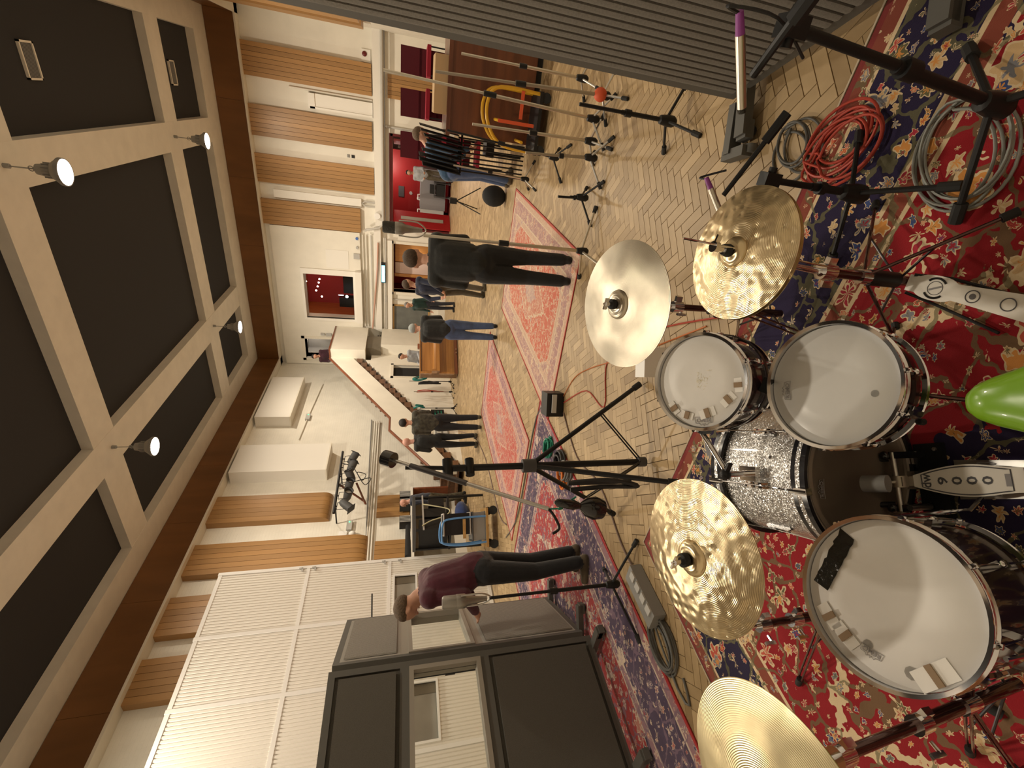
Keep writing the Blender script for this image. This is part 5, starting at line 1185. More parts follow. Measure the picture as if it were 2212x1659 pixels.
# snare on its basket stand
sn_, Ms, Rs, hs = drum('snare_drum', 'snare drum with a clean pale grey head and black shell', (-.54, .969, .515), (.203, -.242, .949), .375, .145, 'shell_black', 'head_grey', 10, .15)
logo_at(hs, Ms, (1702, 862), (1701, 826))
x, y = ray_on_head(Ms, 1890, 850); obj('smudge', MB().lathe([(.0001, .0008), (.010, .0008)], 10, Matrix.Translation((x, y, 0))), mat('smudge', (.52, .52, .50), .5), hs, None, False)
obj('throw_off', MB().box((0, -Rs - .012, -.07), (.035, .022, .06)).box((0, -Rs - .026, -.055), (.014, .012, .07)), 'chrome', sn_, 40, False)
obj('vent_badge', MB().lathe([(.0001, .001), (.014, .001), (.014, 0)], 16, Matrix.Translation((0, Rs - .0055, -.07)) @ Matrix.Rotation(-PI / 2, 4, 'X')), 'chrome', sn_, 40, False)
ss = thing('snare_stand', 'low black basket stand holding the snare drum', 'stand', (-.57, 1.01, 0))
cb = Ms @ Vector((0, 0, -.20)); fb = Vector((cb.x - .02, cb.y + .03, .10))
obj('pole', MB().cyl(fb, cb + Vector((0, 0, -.05)), .012, n=12).cyl(fb + Vector((0, 0, .08)), fb + Vector((0, 0, .20)), .016, n=12), 'gun_metal', ss)
for i in range(3):
    a = .4 + i * 2 * PI / 3; q = Ms @ Vector(((Rs + .022) * math.cos(a), (Rs + .022) * math.sin(a), -.155)); q2 = Ms @ Vector(((Rs + .022) * math.cos(a), (Rs + .022) * math.sin(a), -.125))
    ar = obj('basket_arm', MB().tube([cb + Vector((0, 0, -.03)), (cb + q) / 2 + Vector((0, 0, -.015)), q, q2], .006, 8), 'gun_metal', ss); obj('rubber_tip', MB().cyl(q, q2, .010, n=8), 'rubber', ar)
    e = Vector((fb.x + .26 * math.cos(a + .5), fb.y + .26 * math.sin(a + .5), .020)); lg = obj('leg', MB().cyl(fb + Vector((0, 0, .09)), e, .007, n=8), 'brown_tube', ss); obj('rubber_foot', MB().cyl(e + (fb - e) * .08, e, .013, n=8), 'rubber', lg)

# bass drum, pedal side towards the throne
Mb = Matrix.Translation(BC) @ frame(-BAX, Vector((0, 0, 1)).cross(-BAX))      # local z points back at the drummer, x across
BR, BLn = .240, .418
bd_ = thing('bass_drum', 'silver sparkle bass drum with black and silver hoops', 'drum', M=Mb)
obj('shell', MB().lathe([(BR - .014, -BLn + .02), (BR - .004, -BLn + .02), (BR - .004, -.02), (BR - .014, -.02)], 96, None, 0, True), 'silver_sparkle', bd_, 40, False)
for z in (0.0, -BLn):
    s_ = 1 if z == 0 else -1
    obj('hoop', MB().lathe([(BR + .002, z - s_ * .046), (BR + .0155, z - s_ * .046), (BR + .0155, z - s_ * .030), (BR + .002, z - s_ * .030)], 96, None, 0, True), 'hoop_black', bd_, 40, False)
    obj('hoop_inlay', MB().lathe([(BR + .002, z - s_ * .030), (BR + .0150, z - s_ * .030), (BR + .0150, z - s_ * .013), (BR + .002, z - s_ * .013)], 96, None, 0, True), 'silver_sparkle', bd_, 40, False)
    obj('hoop', MB().lathe([(BR + .002, z - s_ * .013), (BR + .0155, z - s_ * .013), (BR + .0155, z + s_ * .006), (BR + .002, z + s_ * .006)], 96, None, 0, True), 'hoop_black', bd_, 40, False)
    hb = obj('head', MB().lathe([(.0001, z - s_ * .006), (BR * .6, z - s_ * .006), (BR + .002, z - s_ * .008)], 72), 'head_kick', bd_, 60, False)
    if z == 0:
        hk = hb; obj('head_ring', MB().lathe([(BR - .030, -.0045), (BR - .022, -.0035), (BR - .014, -.0045)], 72), mat('head_ring', (.30, .25, .20), .5), hb, 60, False)
Mk = Mb @ Matrix.Translation((0, 0, -.005)); logo_at(hk, Mk, (1774, 1075), (1771, 1037))
for i in range(8):
    a = PI / 2 + .16 + 2 * PI * i / 8; ca, sa = math.cos(a), math.sin(a); Rz = Matrix.Rotation(a, 4, 'Z')
    lg = obj('lug', MB().prism([(-.045, 0), (-.055, .006), (-.045, .014), (.045, .014), (.055, .006), (.045, 0)], (-.010, .010), Matrix(((0, 1, 0, BR - .004), (0, 0, 1, 0), (1, 0, 0, -BLn / 2), (0, 0, 0, 1)))).xf(Rz), 'chrome', bd_, 40, False)
    for z, s_ in ((0, 1), (-BLn, -1)):
        obj('tension_rod', MB().cyl((BR + .010, 0, -BLn / 2), (BR + .017, 0, z), .003, n=6).xf(Rz), 'chrome', lg, 40, False)
        obj('claw', MB().box((BR + .010, 0, z - s_ * .010), (.024, .022, .045)).cyl((BR + .017, 0, z - s_ * .05), (BR + .017, 0, z + s_ * .012), .008, n=8).xf(Rz), 'chrome', lg, 40, False)
obj('vent_hole', MB().cyl((0, 0, 0), (0, 0, .002), .006, n=12).xf(Matrix.Rotation(PI / 2 - .25, 4, 'Z') @ Matrix.Translation((BR - .0045, 0, -.15)) @ Matrix.Rotation(PI / 2, 4, 'Y')), 'chrome', bd_, 40, False)
for s_ in (-1, 1):
    q0 = Mb @ Vector((s_ * BR * .93, -.10, -.33)); q1 = q0 + (Mb.to_3x3() @ Vector((s_ * .16, 0, -.06))); q1.z = .02
    sp = obj('spur', MB().cyl(q0, q1, .010, n=10), 'chrome', bd_); obj('rubber_foot', MB().cyl(q1, q0 + (q1 - q0) * .93, .016, n=10), 'rubber', sp); obj('spur_bracket', MB().box(q0, (.04, .05, .05), Mb), 'chrome', bd_)

# bass drum pedal
pd0 = Vector((-.862, .893, 0)); pdir = Vector((.655, -.755, 0)).normalized(); pside = pdir.cross(Vector((0, 0, 1)))
Mpd = Matrix((pside, pdir, (0, 0, 1))).transposed().to_4x4(); Mpd.translation = pd0 + pdir * .015 + Vector((0, 0, .013))     # x = across (drummer's view mirrored), y towards the heel
bp_ = thing('bass_pedal', 'white bass drum pedal with a printed footboard and silver base plate', 'pedal', M=Mpd)
def plate(half, y0, y1, n=24): 
    return [(half(y0 + (y1 - y0) * i / n), y0 + (y1 - y0) * i / n) for i in range(n + 1)]
def foot(y): # footboard outline: broad round toe, waist, straight heel
    t = y / .34
    return .018 + .030 * math.sin(min(1, t / .42) * PI * .5) if t < .42 else .048 - .013 * (1 - math.cos(min(1, (t - .42) / .35) * PI)) / 2
ys = [i * .34 / 30 for i in range(31)]
poly = [(foot(y), y) for y in ys] + [(-foot(y), y) for y in reversed(ys)]
Mt = Matrix.Translation((0, .045, .115)) @ Matrix.Rotation(math.radians(-15), 4, 'X')
fb_ = obj('footboard', MB().prism(poly, (-.006, 0)).xf(Mt), 'white_paint', bp_, None, False)
ol = [(foot(y) - .006, y) for y in ys if .012 < y < .245] + [(-foot(y) + .006, y) for y in reversed(ys) if .012 < y < .245]
obj('footboard_outline', MB().tube([Mt @ Vector((x, y, .0008)) for x, y in ol], .0018, 4, True), 'ink', fb_, None, False)
def ptx(body, size, y, sx=1.0): text('print', body, size, 'ink', fb_, Mt @ Matrix.Translation((0, y, .0008)) @ Matrix.Rotation(PI, 4, 'Z'), .0003, bold=True, sx=sx)
ptx('dw', .036, .035)
for k, ch in enumerate('9000'): ptx(ch, .034, .078 + k * .036, 1.5)
obj('print_badge', MB().box((0, .232, .0008), (.035, .016, .0006)).xf(Mt), 'ink_soft', fb_, None, False)
obj('heel_bar', MB().box((0, .272, .002), (.066, .010, .004)).xf(Mt), 'red_dark', fb_, None, False); obj('heel_stripe', MB().box((0, .272, .0045), (.060, .003, .001)).xf(Mt), 'orange_red', fb_, None, False)
for i in range(3):
    for j in range(7): obj('heel_pad', MB().box((-.03 + j * .01, .288 + i * .012, .0025), (.007, .008, .004)).xf(Mt), 'white_card', fb_, None, False)
obj('base_plate', MB().prism([(-.062, .10), (.062, .10), (.050, .38), (-.050, .38)], (-.004, .004)), 'steel', bp_, None, False)
for s_ in (-1, 1):
    obj('slot', MB().tube(catmull([(s_ * .052, .17, .0045), (s_ * .048, .21, .0045), (s_ * .044, .21, .0045), (s_ * .047, .17, .0045)], 4, True), .0012, 4, True), 'ink_soft', bp_, None, False)
    obj('frame_post', MB().box((s_ * .085, .015, .08), (.022, .03, .16)).ball((s_ * .085, .0, .165), .016, 10, 8), 'black_gloss', bp_, 40, False)
    obj('stop_rod', MB().cyl((s_ * .075, .0, .15), (s_ * .075, -.05, .19), .010, n=10), 'black', bp_, 40, False)
obj('toe_plate', MB().bb((-.12, -.01, 0), (.12, .08, .02)), 'black', bp_, None, False)
for x, y in ((.10, .05), (-.10, .06), (.08, .02)): obj('bolt', MB().lathe([(.0001, .006), (.006, .005), (.007, 0)], 10, Matrix.Translation((x, y, .02))), 'steel', bp_, 40, False)
obj('hoop_clamp', MB().bb((-.03, -.035, .005), (.03, 0, .045)), 'steel', bp_, None, False)
obj('axle', MB().cyl((-.095, .02, .155), (.095, .02, .155), .009, n=10), 'steel', bp_, 40, False)
obj('chain', MB().box((0, .035, .13), (.03, .02, .07)).cyl((-.018, .022, .15), (.018, .022, .15), .026, n=14), 'steel_dull', bp_, 40, False)
bt2 = obj('beater', MB().cyl((0, .02, .155), (0, .075, .31), .005, n=8), 'chrome', bp_, 40, False); obj('beater_head', MB().cyl((0, .04, .32), (0, .105, .30), .026, n=14), 'mid_grey', bt2, 40, False)
obj('spring', MB().cyl((.085, .03, .04), (.085, .03, .13), .010, n=10), 'steel', bp_, 40, False)

# ---------------------------------------------------------------- cymbals
def cymbal(name, label, c, n, D, m, spin=0.0, lift=0.0, t_=.0016, cat='cymbal', group=None):
    R_ = D / 2; bw_ = .022 + D * .012; rb = R_ * .235; hb = .020
    up = [(R_, 0)] + [(R_ - (R_ - rb) * i / 10, bw_ * (1 - (1 - i / 10) ** 2 * 1.0) if False else bw_ * math.sin(i / 10 * PI / 2)) for i in range(1, 11)]
    up += [(rb * math.cos(k * PI / 14), bw_ + hb * math.sin(k * PI / 14)) for k in range(1, 7)] + [(.006, bw_ + hb)]
    lo = [(r, z - t_) for r, z in reversed(up)]
    M = dmat(c, n, spin); mb = MB().lathe(up + lo, 96, None, 0, True)
    o = obj(name, mb, m, None, 35, False, M=M); tag(o, label, cat, group); return o, M, bw_ + hb
def topper(parent, M, h, felt='rubber', nut=True):
    obj('felt', MB().lathe([(.006, 0), (.020, .002), (.020, .020), (.006, .022)], 20, M @ Matrix.Translation((0, 0, h)), 0, True), felt, parent)
    obj('tilter_rod', MB().cyl(M @ Vector((0, 0, -.05)), M @ Vector((0, 0, h + .055)), .0045, n=8), 'chrome', parent)
    if nut: obj('wing_nut', MB().cyl((0, 0, h + .022), (0, 0, h + .045), .009, n=12).box((.013, 0, h + .042), (.02, .006, .018)).box((-.013, 0, h + .042), (.02, .006, .018)).xf(M), 'chrome', parent, 40)
def cstand(label, foot_xy, top, tilt_at, legs, m='brown_tube', r=.012, hub=.28, lock_z=(.42, .6), joints=True, group='cymbal stands of the drum kit', bend=None):
    """tubular cymbal stand: pole from the hub to `top`, arm on to `tilt_at`, double-braced legs ending at `legs`"""
    b = Vector((*foot_xy, 0)); t = thing('cymbal_stand', label, 'stand', b, 0, group); top = Vector(top); k = Vector((b.x, b.y, hub))
    ax_ = (top - Vector((b.x, b.y, .06)))
    def on(z): return Vector((b.x, b.y, .06)) + ax_ * ((z - .06) / (top.z - .06))
    obj('lower_tube', MB().cyl(on(.06), on(lock_z[0]), r * 1.45, n=14), m, t); obj('middle_tube', MB().cyl(on(lock_z[0] - .02), on(lock_z[1]), r * 1.15, n=14), m, t); obj('upper_tube', MB().cyl(on(lock_z[1] - .02), top, r * .8, n=12), 'chrome', t)
    for z in lock_z:
        p = on(z); lk = obj('memory_lock', MB().cyl(p - ax_.normalized() * .022, p + ax_.normalized() * .022, r * 2.0, n=14).box(p + Vector((.030, .006, 0)), (.030, .018, .026)), 'chrome', t)
        obj('wing_bolt', MB().cyl(p + Vector((-.01, -.035, 0)), p + Vector((-.01, -.06, 0)), .005, n=8).box(p + Vector((-.01, -.062, .010)), (.008, .012, .040)), 'chrome', lk)
    obj('arm', MB().cyl(top, tilt_at, .0075, n=10), 'chrome', t); obj('tilter', MB().cyl(Vector(tilt_at) + Vector((-.018, 0, 0)), Vector(tilt_at) + Vector((.018, 0, 0)), .016, n=14), 'chrome', t)
    obj('arm_joint', MB().cyl(top + Vector((0, -.022, 0)), top + Vector((0, .022, 0)), .019, n=14), 'chrome', t)
    obj('leg_collar', MB().cyl(on(hub - .03), on(hub + .03), r * 1.9, n=14), 'chrome', t)
    for e in legs:
        e = Vector((e[0], e[1], .022)); d_ = (on(hub) - e)
        for s_ in (-1, 1):
            off = Vector((0, 0, 1)).cross(d_).normalized() * .009 * s_
            lg = obj('leg', MB().cyl(on(hub) + off, e + off, .0045, n=8), m, t)
        md = e + d_ * .55; obj('brace', MB().cyl(md, on(.11), .0042, n=8), 'gun_metal', t); obj('rubber_foot', MB().cyl(e + d_.normalized() * .04, e - d_.normalized() * .01, .014, n=10), 'rubber', lg)
    return t
# crash over the bass drum / floor tom gap
cr1, Mc1, h1 = cymbal('crash_cymbal', 'golden hammered crash cymbal above the bass drum', (-1.04, .811, .872), (.032, -.169, .985), .457, 'brass')
s1 = cstand('brown tube stand carrying the golden crash above the bass drum', (-1.405, .79), (-1.40, .78, .66), Mc1 @ Vector((0, 0, -.04)), [(-1.97, .82), (-1.22, 1.20), (-1.30, .36)], lock_z=(.36, .50), hub=.22); topper(s1, Mc1, h1)
# pale cymbal over the floor tom side
cr2, Mc2, h2 = cymbal('ride_cymbal', 'pale gold ride cymbal beyond the floor tom beside the coiled cable', (-1.161, .251, .966), (-.024, -.111, .993), .508, 'brass_pale')
s2 = cstand('brown tube stand carrying the pale gold ride beyond the floor tom', (-1.155, .372), (-1.10, .295, .86), Mc2 @ Vector((0, 0, -.04)), [(-1.40, .245), (-1.48, .335), (-.93, .62)], lock_z=(.50, .78), hub=.30); topper(s2, Mc2, h2)
# dull cymbal beyond the rack tom
cr3, Mc3, h3 = cymbal('crash_cymbal', 'dull greyish brass cymbal beyond the rack tom', (-.60, 1.72, .858), (.081, -.28, .957), .508, 'brass_grey')
s3 = cstand('brown tube stand carrying the dull brass cymbal beyond the rack tom', (-.60, 1.74), (-.60, 1.735, .76), Mc3 @ Vector((0, 0, -.045)), [(-.85, 2.00), (-.30, 1.90), (-.62, 1.42)], lock_z=(.42, .60), hub=.28); topper(s3, Mc3, h3)
# hi-hat pair with clutch, rod, stand and footboard
HC, HN = Vector((-.251, 1.227, .776)), Vector((.139, -.117, .983))
ch, Mh, hh = cymbal('hi_hat_cymbal', 'upper hi-hat cymbal, golden and hammered, with a clutch on its bell', HC, HN, .381, 'brass', group='hi-hat cymbals')
up_ = obj('clutch', MB().cyl((0, 0, hh), (0, 0, hh + .022), .014, n=14).cyl((0, 0, hh + .02), (0, 0, hh + .05), .010, n=14).cyl((0, 0, hh + .045), (0, 0, hh + .062), .016, n=14).box((.02, 0, hh + .054), (.028, .007, .016)).xf(Mh), 'chrome', None, 40); 
up_.name = 'hi_hat_clutch'; tag(up_, 'chrome clutch fixing the upper hi-hat cymbal to its rod', 'clutch')
fe = obj('clutch_felt', MB().lathe([(.005, 0), (.019, 0), (.015, .020), (.005, .020)], 18, Mh @ Matrix.Translation((0, 0, hh + .002)), 0, True), 'rubber', up_)
Ml = Mh @ Matrix.Translation((0, 0, -.014)) @ Matrix.Rotation(PI, 4, 'X')
cl_ = cymbal('hi_hat_cymbal', 'lower hi-hat cymbal, turned over beneath the upper one', Ml.translation, Ml.to_3x3() @ Vector((0, 0, 1)), .381, 'brass', group='hi-hat cymbals')
hs_ = thing('hi_hat_stand', 'chrome hi-hat stand with a white footboard', 'stand', (-.275, 1.235, 0))
hb0 = Vector((-.285, 1.245, 0)); ht = Mh @ Vector((0, 0, -.05))
obj('rod', MB().cyl(hb0 + Vector((0, 0, .12)), Mh @ Vector((0, 0, hh + .17)), .0032, n=8), 'chrome', hs_); obj('tube', MB().cyl(hb0 + Vector((0, 0, .42)), ht, .010, n=12), 'chrome', hs_); obj('lower_tube', MB().cyl(hb0 + Vector((0, 0, .06)), hb0 + Vector((.005, -.002, .45)), .017, n=14), 'brown_tube', hs_)
obj('lower_seat', MB().cyl(ht, ht + Vector((0, 0, .02)), .022, n=16), 'black', hs_); obj('height_lock', MB().cyl(hb0 + Vector((.004, 0, .40)), hb0 + Vector((.004, 0, .45)), .026, n=14).box(hb0 + Vector((.035, .0, .425)), (.03, .02, .03)).box(hb0 + Vector((-.03, -.02, .425)), (.02, .012, .04)), 'chrome', hs_)
obj('spring_housing', MB().cyl(hb0 + Vector((0, 0, .13)), hb0 + Vector((0, 0, .25)), .026, n=16), 'black', hs_); obj('leg_collar', MB().cyl(hb0 + Vector((0, 0, .25)), hb0 + Vector((0, 0, .29)), .024, n=14), 'chrome', hs_)
for e in ((-.08, 1.55), (-.02, 1.08), (-.50, 1.20), ):
    e = Vector((*e, .025)); d_ = hb0 + Vector((0, 0, .27)) - e; lg = obj('leg', MB().cyl(e, e + d_, .006, n=8), 'brown_tube', hs_); obj('brace', MB().cyl(e + d_ * .5, hb0 + Vector((0, 0, .12)), .004, n=8), 'gun_metal', hs_); obj('rubber_foot', MB().cyl(e, e + d_.normalized() * .04, .014, n=10), 'rubber', lg)
for s_ in (-1, 1): obj('base_rod', MB().tube([hb0 + Vector((.03 * s_, -.03, .10)), hb0 + Vector((.045 * s_, -.10, .03)), hb0 + Vector((.055 * s_, -.30, .02))], .005, 8), 'black', hs_)
hd_ = Vector((.10, -.99, 0)).normalized(); hsd = hd_.cross(Vector((0, 0, 1))); Mq = Matrix((hsd, hd_, (0, 0, 1))).transposed().to_4x4(); Mq.translation = hb0 + hd_ * .02 + Vector((0, 0, .10)); Mq = Mq @ Matrix.Rotation(math.radians(-11), 4, 'X')
def hfoot(y): 
    b_ = .026 + .013 * max(0, 1 - ((y - .085) / .05) ** 2) ** .5 if abs(y - .085) < .05 else .026
    return b_ + max(0, y - .15) * .06
ys = [i * .36 / 36 for i in range(37)]; Mq2 = Mq @ Matrix.Translation((0, .0, 0))
hfb = obj('footboard', MB().prism([(hfoot(y), y) for y in ys] + [(-hfoot(y), y) for y in reversed(ys)], (-.006, 0)).xf(Mq2), 'white_paint', hs_, None)
def ring(cx, cy, r, a0=0, a1=2 * PI, n=24): return [Mq2 @ Vector((cx + r * math.cos(a0 + (a1 - a0) * i / n), cy + r * math.sin(a0 + (a1 - a0) * i / n), .0008)) for i in range(n + 1)]
obj('print_ring', MB().tube(ring(0, .085, .021), .0010, 4), 'ink', hfb, None); obj('print_bar', MB().box((0, .085, .0006), (.006, .036, .0006), Matrix.Rotation(.5, 4, 'Z')).xf(Mq2), 'ink_soft', hfb, None)
for a in (.0, PI): obj('grip_slot', MB().tube(ring(0, .085, .031, a - .9, a + .9, 12), .0035, 5), 'black', hfb, None)
obj('print_ring', MB().tube(ring(0, .19, .018), .0016, 4), 'ink', hfb, None); obj('print_disc', MB().lathe([(.0001, .001), (.009, .001)], 14, Mq2 @ Matrix.Translation((0, .19, 0))), 'ink_soft', hfb, None); obj('print_ring', MB().tube(ring(0, .28, .018), .0016, 4), 'ink', hfb, None)

# drum throne: lime green saddle seat
th = thing('drum_throne', 'lime green glossy saddle seat of the drum throne', 'stool', (-.13, .27, 0))
tip = Vector((-.385, .622, .555)); bk = Vector((.02, .05, .555)); L_ = (bk - tip).length; td = (bk - tip).normalized(); tsd = Vector((0, 0, 1)).cross(td)
prof = [(0, .002), (.012, .026), (.03, .040), (.06, .052), (.10, .064), (.15, .085), (.20, .118), (.25, .155), (.32, .19), (.42, .215), (.52, .21), (.60, .17), (.66, .09), (.675, .003)]
mb = MB(); nr = 20; vs = []
for s_, w_ in prof:
    c_ = tip + td * s_; hz_ = .012 + min(w_, .05) * .85
    for k in range(nr):
        a = 2 * PI * k / nr; ex = abs(math.cos(a)) ** .75 * (1 if math.cos(a) >= 0 else -1); ez = abs(math.sin(a)) ** .75 * (1 if math.sin(a) >= 0 else -1)
        vs.append(c_ + tsd * (w_ * ex) + Vector((0, 0, hz_ * ez - .01)))
m_ = len(prof); fs = [(i * nr + k, (i + 1) * nr + k, (i + 1) * nr + (k + 1) % nr, i * nr + (k + 1) % nr) for i in range(m_ - 1) for k in range(nr)]
mb.add(vs, fs + [tuple(range(nr)), tuple((m_ - 1) * nr + k for k in range(nr - 1, -1, -1))]); obj('seat', mb, 'lime', th, 70)
pc = tip + td * .40; obj('post', MB().cyl((pc.x, pc.y, .12), (pc.x, pc.y, .52), .018, n=12), 'chrome', th)
for i in range(3):
    a = .5 + i * 2 * PI / 3; lg = obj('leg', MB().cyl((pc.x, pc.y, .26), (pc.x + .26 * math.cos(a), pc.y + .26 * math.sin(a), .024), .010, n=8), 'chrome', th); obj('rubber_foot', MB().ball((pc.x + .26 * math.cos(a), pc.y + .26 * math.sin(a), .026), .018, 8, 6), 'rubber', lg)

# ================================================================ PEOPLE
def person(label, loc, face, top, legs, shoe, hair, lean=0.0, h=1.75, skin='skin', J=None, vox=.011, head_pitch=0.0, arms='down', loose=1.0):
    k = h / 1.75; bend = Matrix.Translation((0, 0, .95)) @ Matrix.Rotation(-lean, 4, 'X') @ Matrix.Translation((0, 0, -.95))
    def U(x, y, z): return bend @ Vector((x, y, z))
    P = dict(pel=Vector((0, 0, .95)), wst=U(0, 0, 1.10), cst=U(0, 0, 1.30), nk=U(0, .0, 1.47), hd=U(0, .025 + .06 * head_pitch, 1.625 - .02 * head_pitch))
    for s_, n in ((1, 'R'), (-1, 'L')):
        P['sh' + n] = U(.185 * s_, 0, 1.41)
        a = dict(down=((.235, -.02, 1.13), (.25, .06, .88)), front=((.22, .06, 1.14), (.12, .28, 1.10)), back=((.25, -.12, 1.15), (.12, -.16, .96)), reach=((.23, .16, 1.16), (.20, .38, 1.02)))[arms]
        P['el' + n] = U(a[0][0] * s_, a[0][1], a[0][2]); P['wr' + n] = U(a[1][0] * s_, a[1][1], a[1][2])
        P['hp' + n] = Vector((.09 * s_, 0, .92)); P['kn' + n] = Vector((.10 * s_, .03, .50)); P['an' + n] = Vector((.11 * s_, -.02, .09)); P['to' + n] = Vector((.12 * s_, .15, .035))
    for a, b in (J or {}).items(): P[a] = Vector(b)
    prims = []
    def cap(a, b, r0, r1, m): prims.append((a, b, r0, r1, m))
    w_ = loose
    cap(P['pel'] + Vector((-.06, 0, 0)), P['pel'] + Vector((.06, 0, 0)), .115 * w_, .115 * w_, 1)
    cap(P['pel'] + Vector((0, 0, .06)), P['wst'], .135 * w_, .135 * w_, 0); cap(P['wst'], P['cst'], .135 * w_, .145 * w_, 0)
    for s_ in (-.065, .065): cap(P['wst'] + Vector((s_, 0, 0)), P['cst'] + Vector((s_, 0, .03)), .115 * w_, .12 * w_, 0)
    cap(P['shR'], P['shL'], .078 * w_, .078 * w_, 0); cap(P['cst'] + (P['nk'] - P['cst']) * .6, P['nk'] + (P['hd'] - P['nk']) * .4, .056, .052, 2)
    fw = (bend.to_3x3() @ Vector((0, 1, -.25 * head_pitch))).normalized(); upv = (P['hd'] - P['nk']).normalized(); hd = P['hd']
    cap(hd + upv * .03 - fw * .015, hd + upv * .03 + fw * .015, .088, .085, 2); cap(hd - upv * .02, hd - upv * .07 + fw * .035, .070, .045, 2)
    cap(hd + fw * .085 + upv * .01, hd + fw * .112 - upv * .022, .010, .014, 2)
    sd = fw.cross(upv).normalized()
    for s_ in (-1, 1): cap(hd + sd * .083 * s_ + upv * .012, hd + sd * .086 * s_ - upv * .02, .016, .011, 2)
    for n in 'RL':
        cap(P['sh' + n], P['el' + n], .062 * w_, .052 * w_, 0); cap(P['el' + n], P['wr' + n], .050 * w_, .038 * w_, 0)
        d = (P['wr' + n] - P['el' + n]).normalized(); x = d.cross(Vector((0, 0, 1))); x = x.normalized() if x.length > .1 else Vector((0, 1, 0)); z = d.cross(x)
        cap(P['wr' + n], P['wr' + n] + d * .07, .026, .032, 2)
        for i, L in enumerate((.066, .076, .072, .058)):
            a = P['wr' + n] + d * .085 + x * (.030 - .020 * i); m_ = a + d * L * .55 - z * .012; cap(a, m_, .011, .010, 2); cap(m_, m_ + d * L * .4 - z * .022, .010, .009, 2)
        a = P['wr' + n] + d * .03 + x * .030; cap(a, a + d * .035 + x * .022 - z * .015, .012, .010, 2)
        cap(P['hp' + n], P['kn' + n], .098 * w_, .070 * w_, 1); cap(P['kn' + n], P['an' + n] + Vector((0, 0, .02)), .068 * w_, .056 * w_, 1)
        cap(P['an' + n] + Vector((0, -.03, -.045)), P['to' + n], .045, .038, 3)
    mb = MB()
    for a, b, r0, r1, m in prims:
        mb.ball(a, r0, 14, 8); mb.ball(b, r1, 14, 8)
        if (b - a).length > 1e-4: mb.cyl(a, b, r0, r1, 14)
    me = mesh_of('tmp', mb, 'skin'); to = bpy.data.objects.new('tmp', me); COL.objects.link(to)
    md = to.modifiers.new('r', 'REMESH'); md.mode = 'VOXEL'; md.voxel_size = vox; ms_ = to.modifiers.new('s', 'SMOOTH'); ms_.iterations = 3; ms_.factor = .5
    bpy.context.view_layer.update(); me2 = bpy.data.meshes.new_from_object(to.evaluated_get(bpy.context.evaluated_depsgraph_get())); bpy.data.objects.remove(to)
    n_ = len(me2.polygons); cen = np.empty(n_ * 3); me2.polygons.foreach_get('center', cen); cen = cen.reshape(-1, 3); best = np.full(n_, 1e9); idx = np.zeros(n_, np.int32)
    for a, b, r0, r1, m in prims:
        A_ = np.array(a); D_ = np.array(b) - A_; t = np.clip((cen - A_) @ D_ / max(1e-9, D_ @ D_), 0, 1); dist = np.linalg.norm(cen - A_ - t[:, None] * D_, axis=1) - (r0 + (r1 - r0) * t)
        up = dist < best; best[up] = dist[up]; idx[up] = m
    me2.materials.clear()
    for m in (top, legs, skin, shoe): me2.materials.append(MATS[m])
    me2.polygons.foreach_set('material_index', idx); me2.polygons.foreach_set('use_smooth', np.ones(n_, bool)); me2.transform(Matrix.Scale(k, 4)); me2.update()
    o = bpy.data.objects.new('person', me2); zz = loc[2] if len(loc) > 2 else 0.0; o.matrix_basis = at((loc[0], loc[1], zz), math.radians(face) - PI / 2); COL.objects.link(o); tag(o, label, 'person')
    if hair:
        F_ = Matrix((sd, fw, upv)).transposed().to_4x4(); hb_ = MB().ball((hd + upv * .052 - fw * .026) * k, (.092 * k, .100 * k, .088 * k), 20, 14, F_); r3 = random.Random(len(label))
        hb_.v = [tuple(Vector(v) * (1 + r3.uniform(-.002, .002))) for v in hb_.v]; obj('hair', hb_, hair, o, 80, False)
    for s_ in (-1, 1):
        e = obj('eye', MB().ball((hd + fw * .080 + sd * .032 * s_ + upv * .018) * k, .011 * k, 8, 6), 'eye_white', o, 80, False); obj('iris', MB().ball((hd + fw * .0895 + sd * .032 * s_ + upv * .018) * k, .0045 * k, 6, 5), 'hair_black', e, 80, False)
    obj('mouth', MB().ball((hd + fw * .083 - upv * .062) * k, (.022 * k, .008 * k, .006 * k), 8, 6, Matrix((sd, fw, upv)).transposed().to_4x4()), 'lip', o, 80, False)
    return o
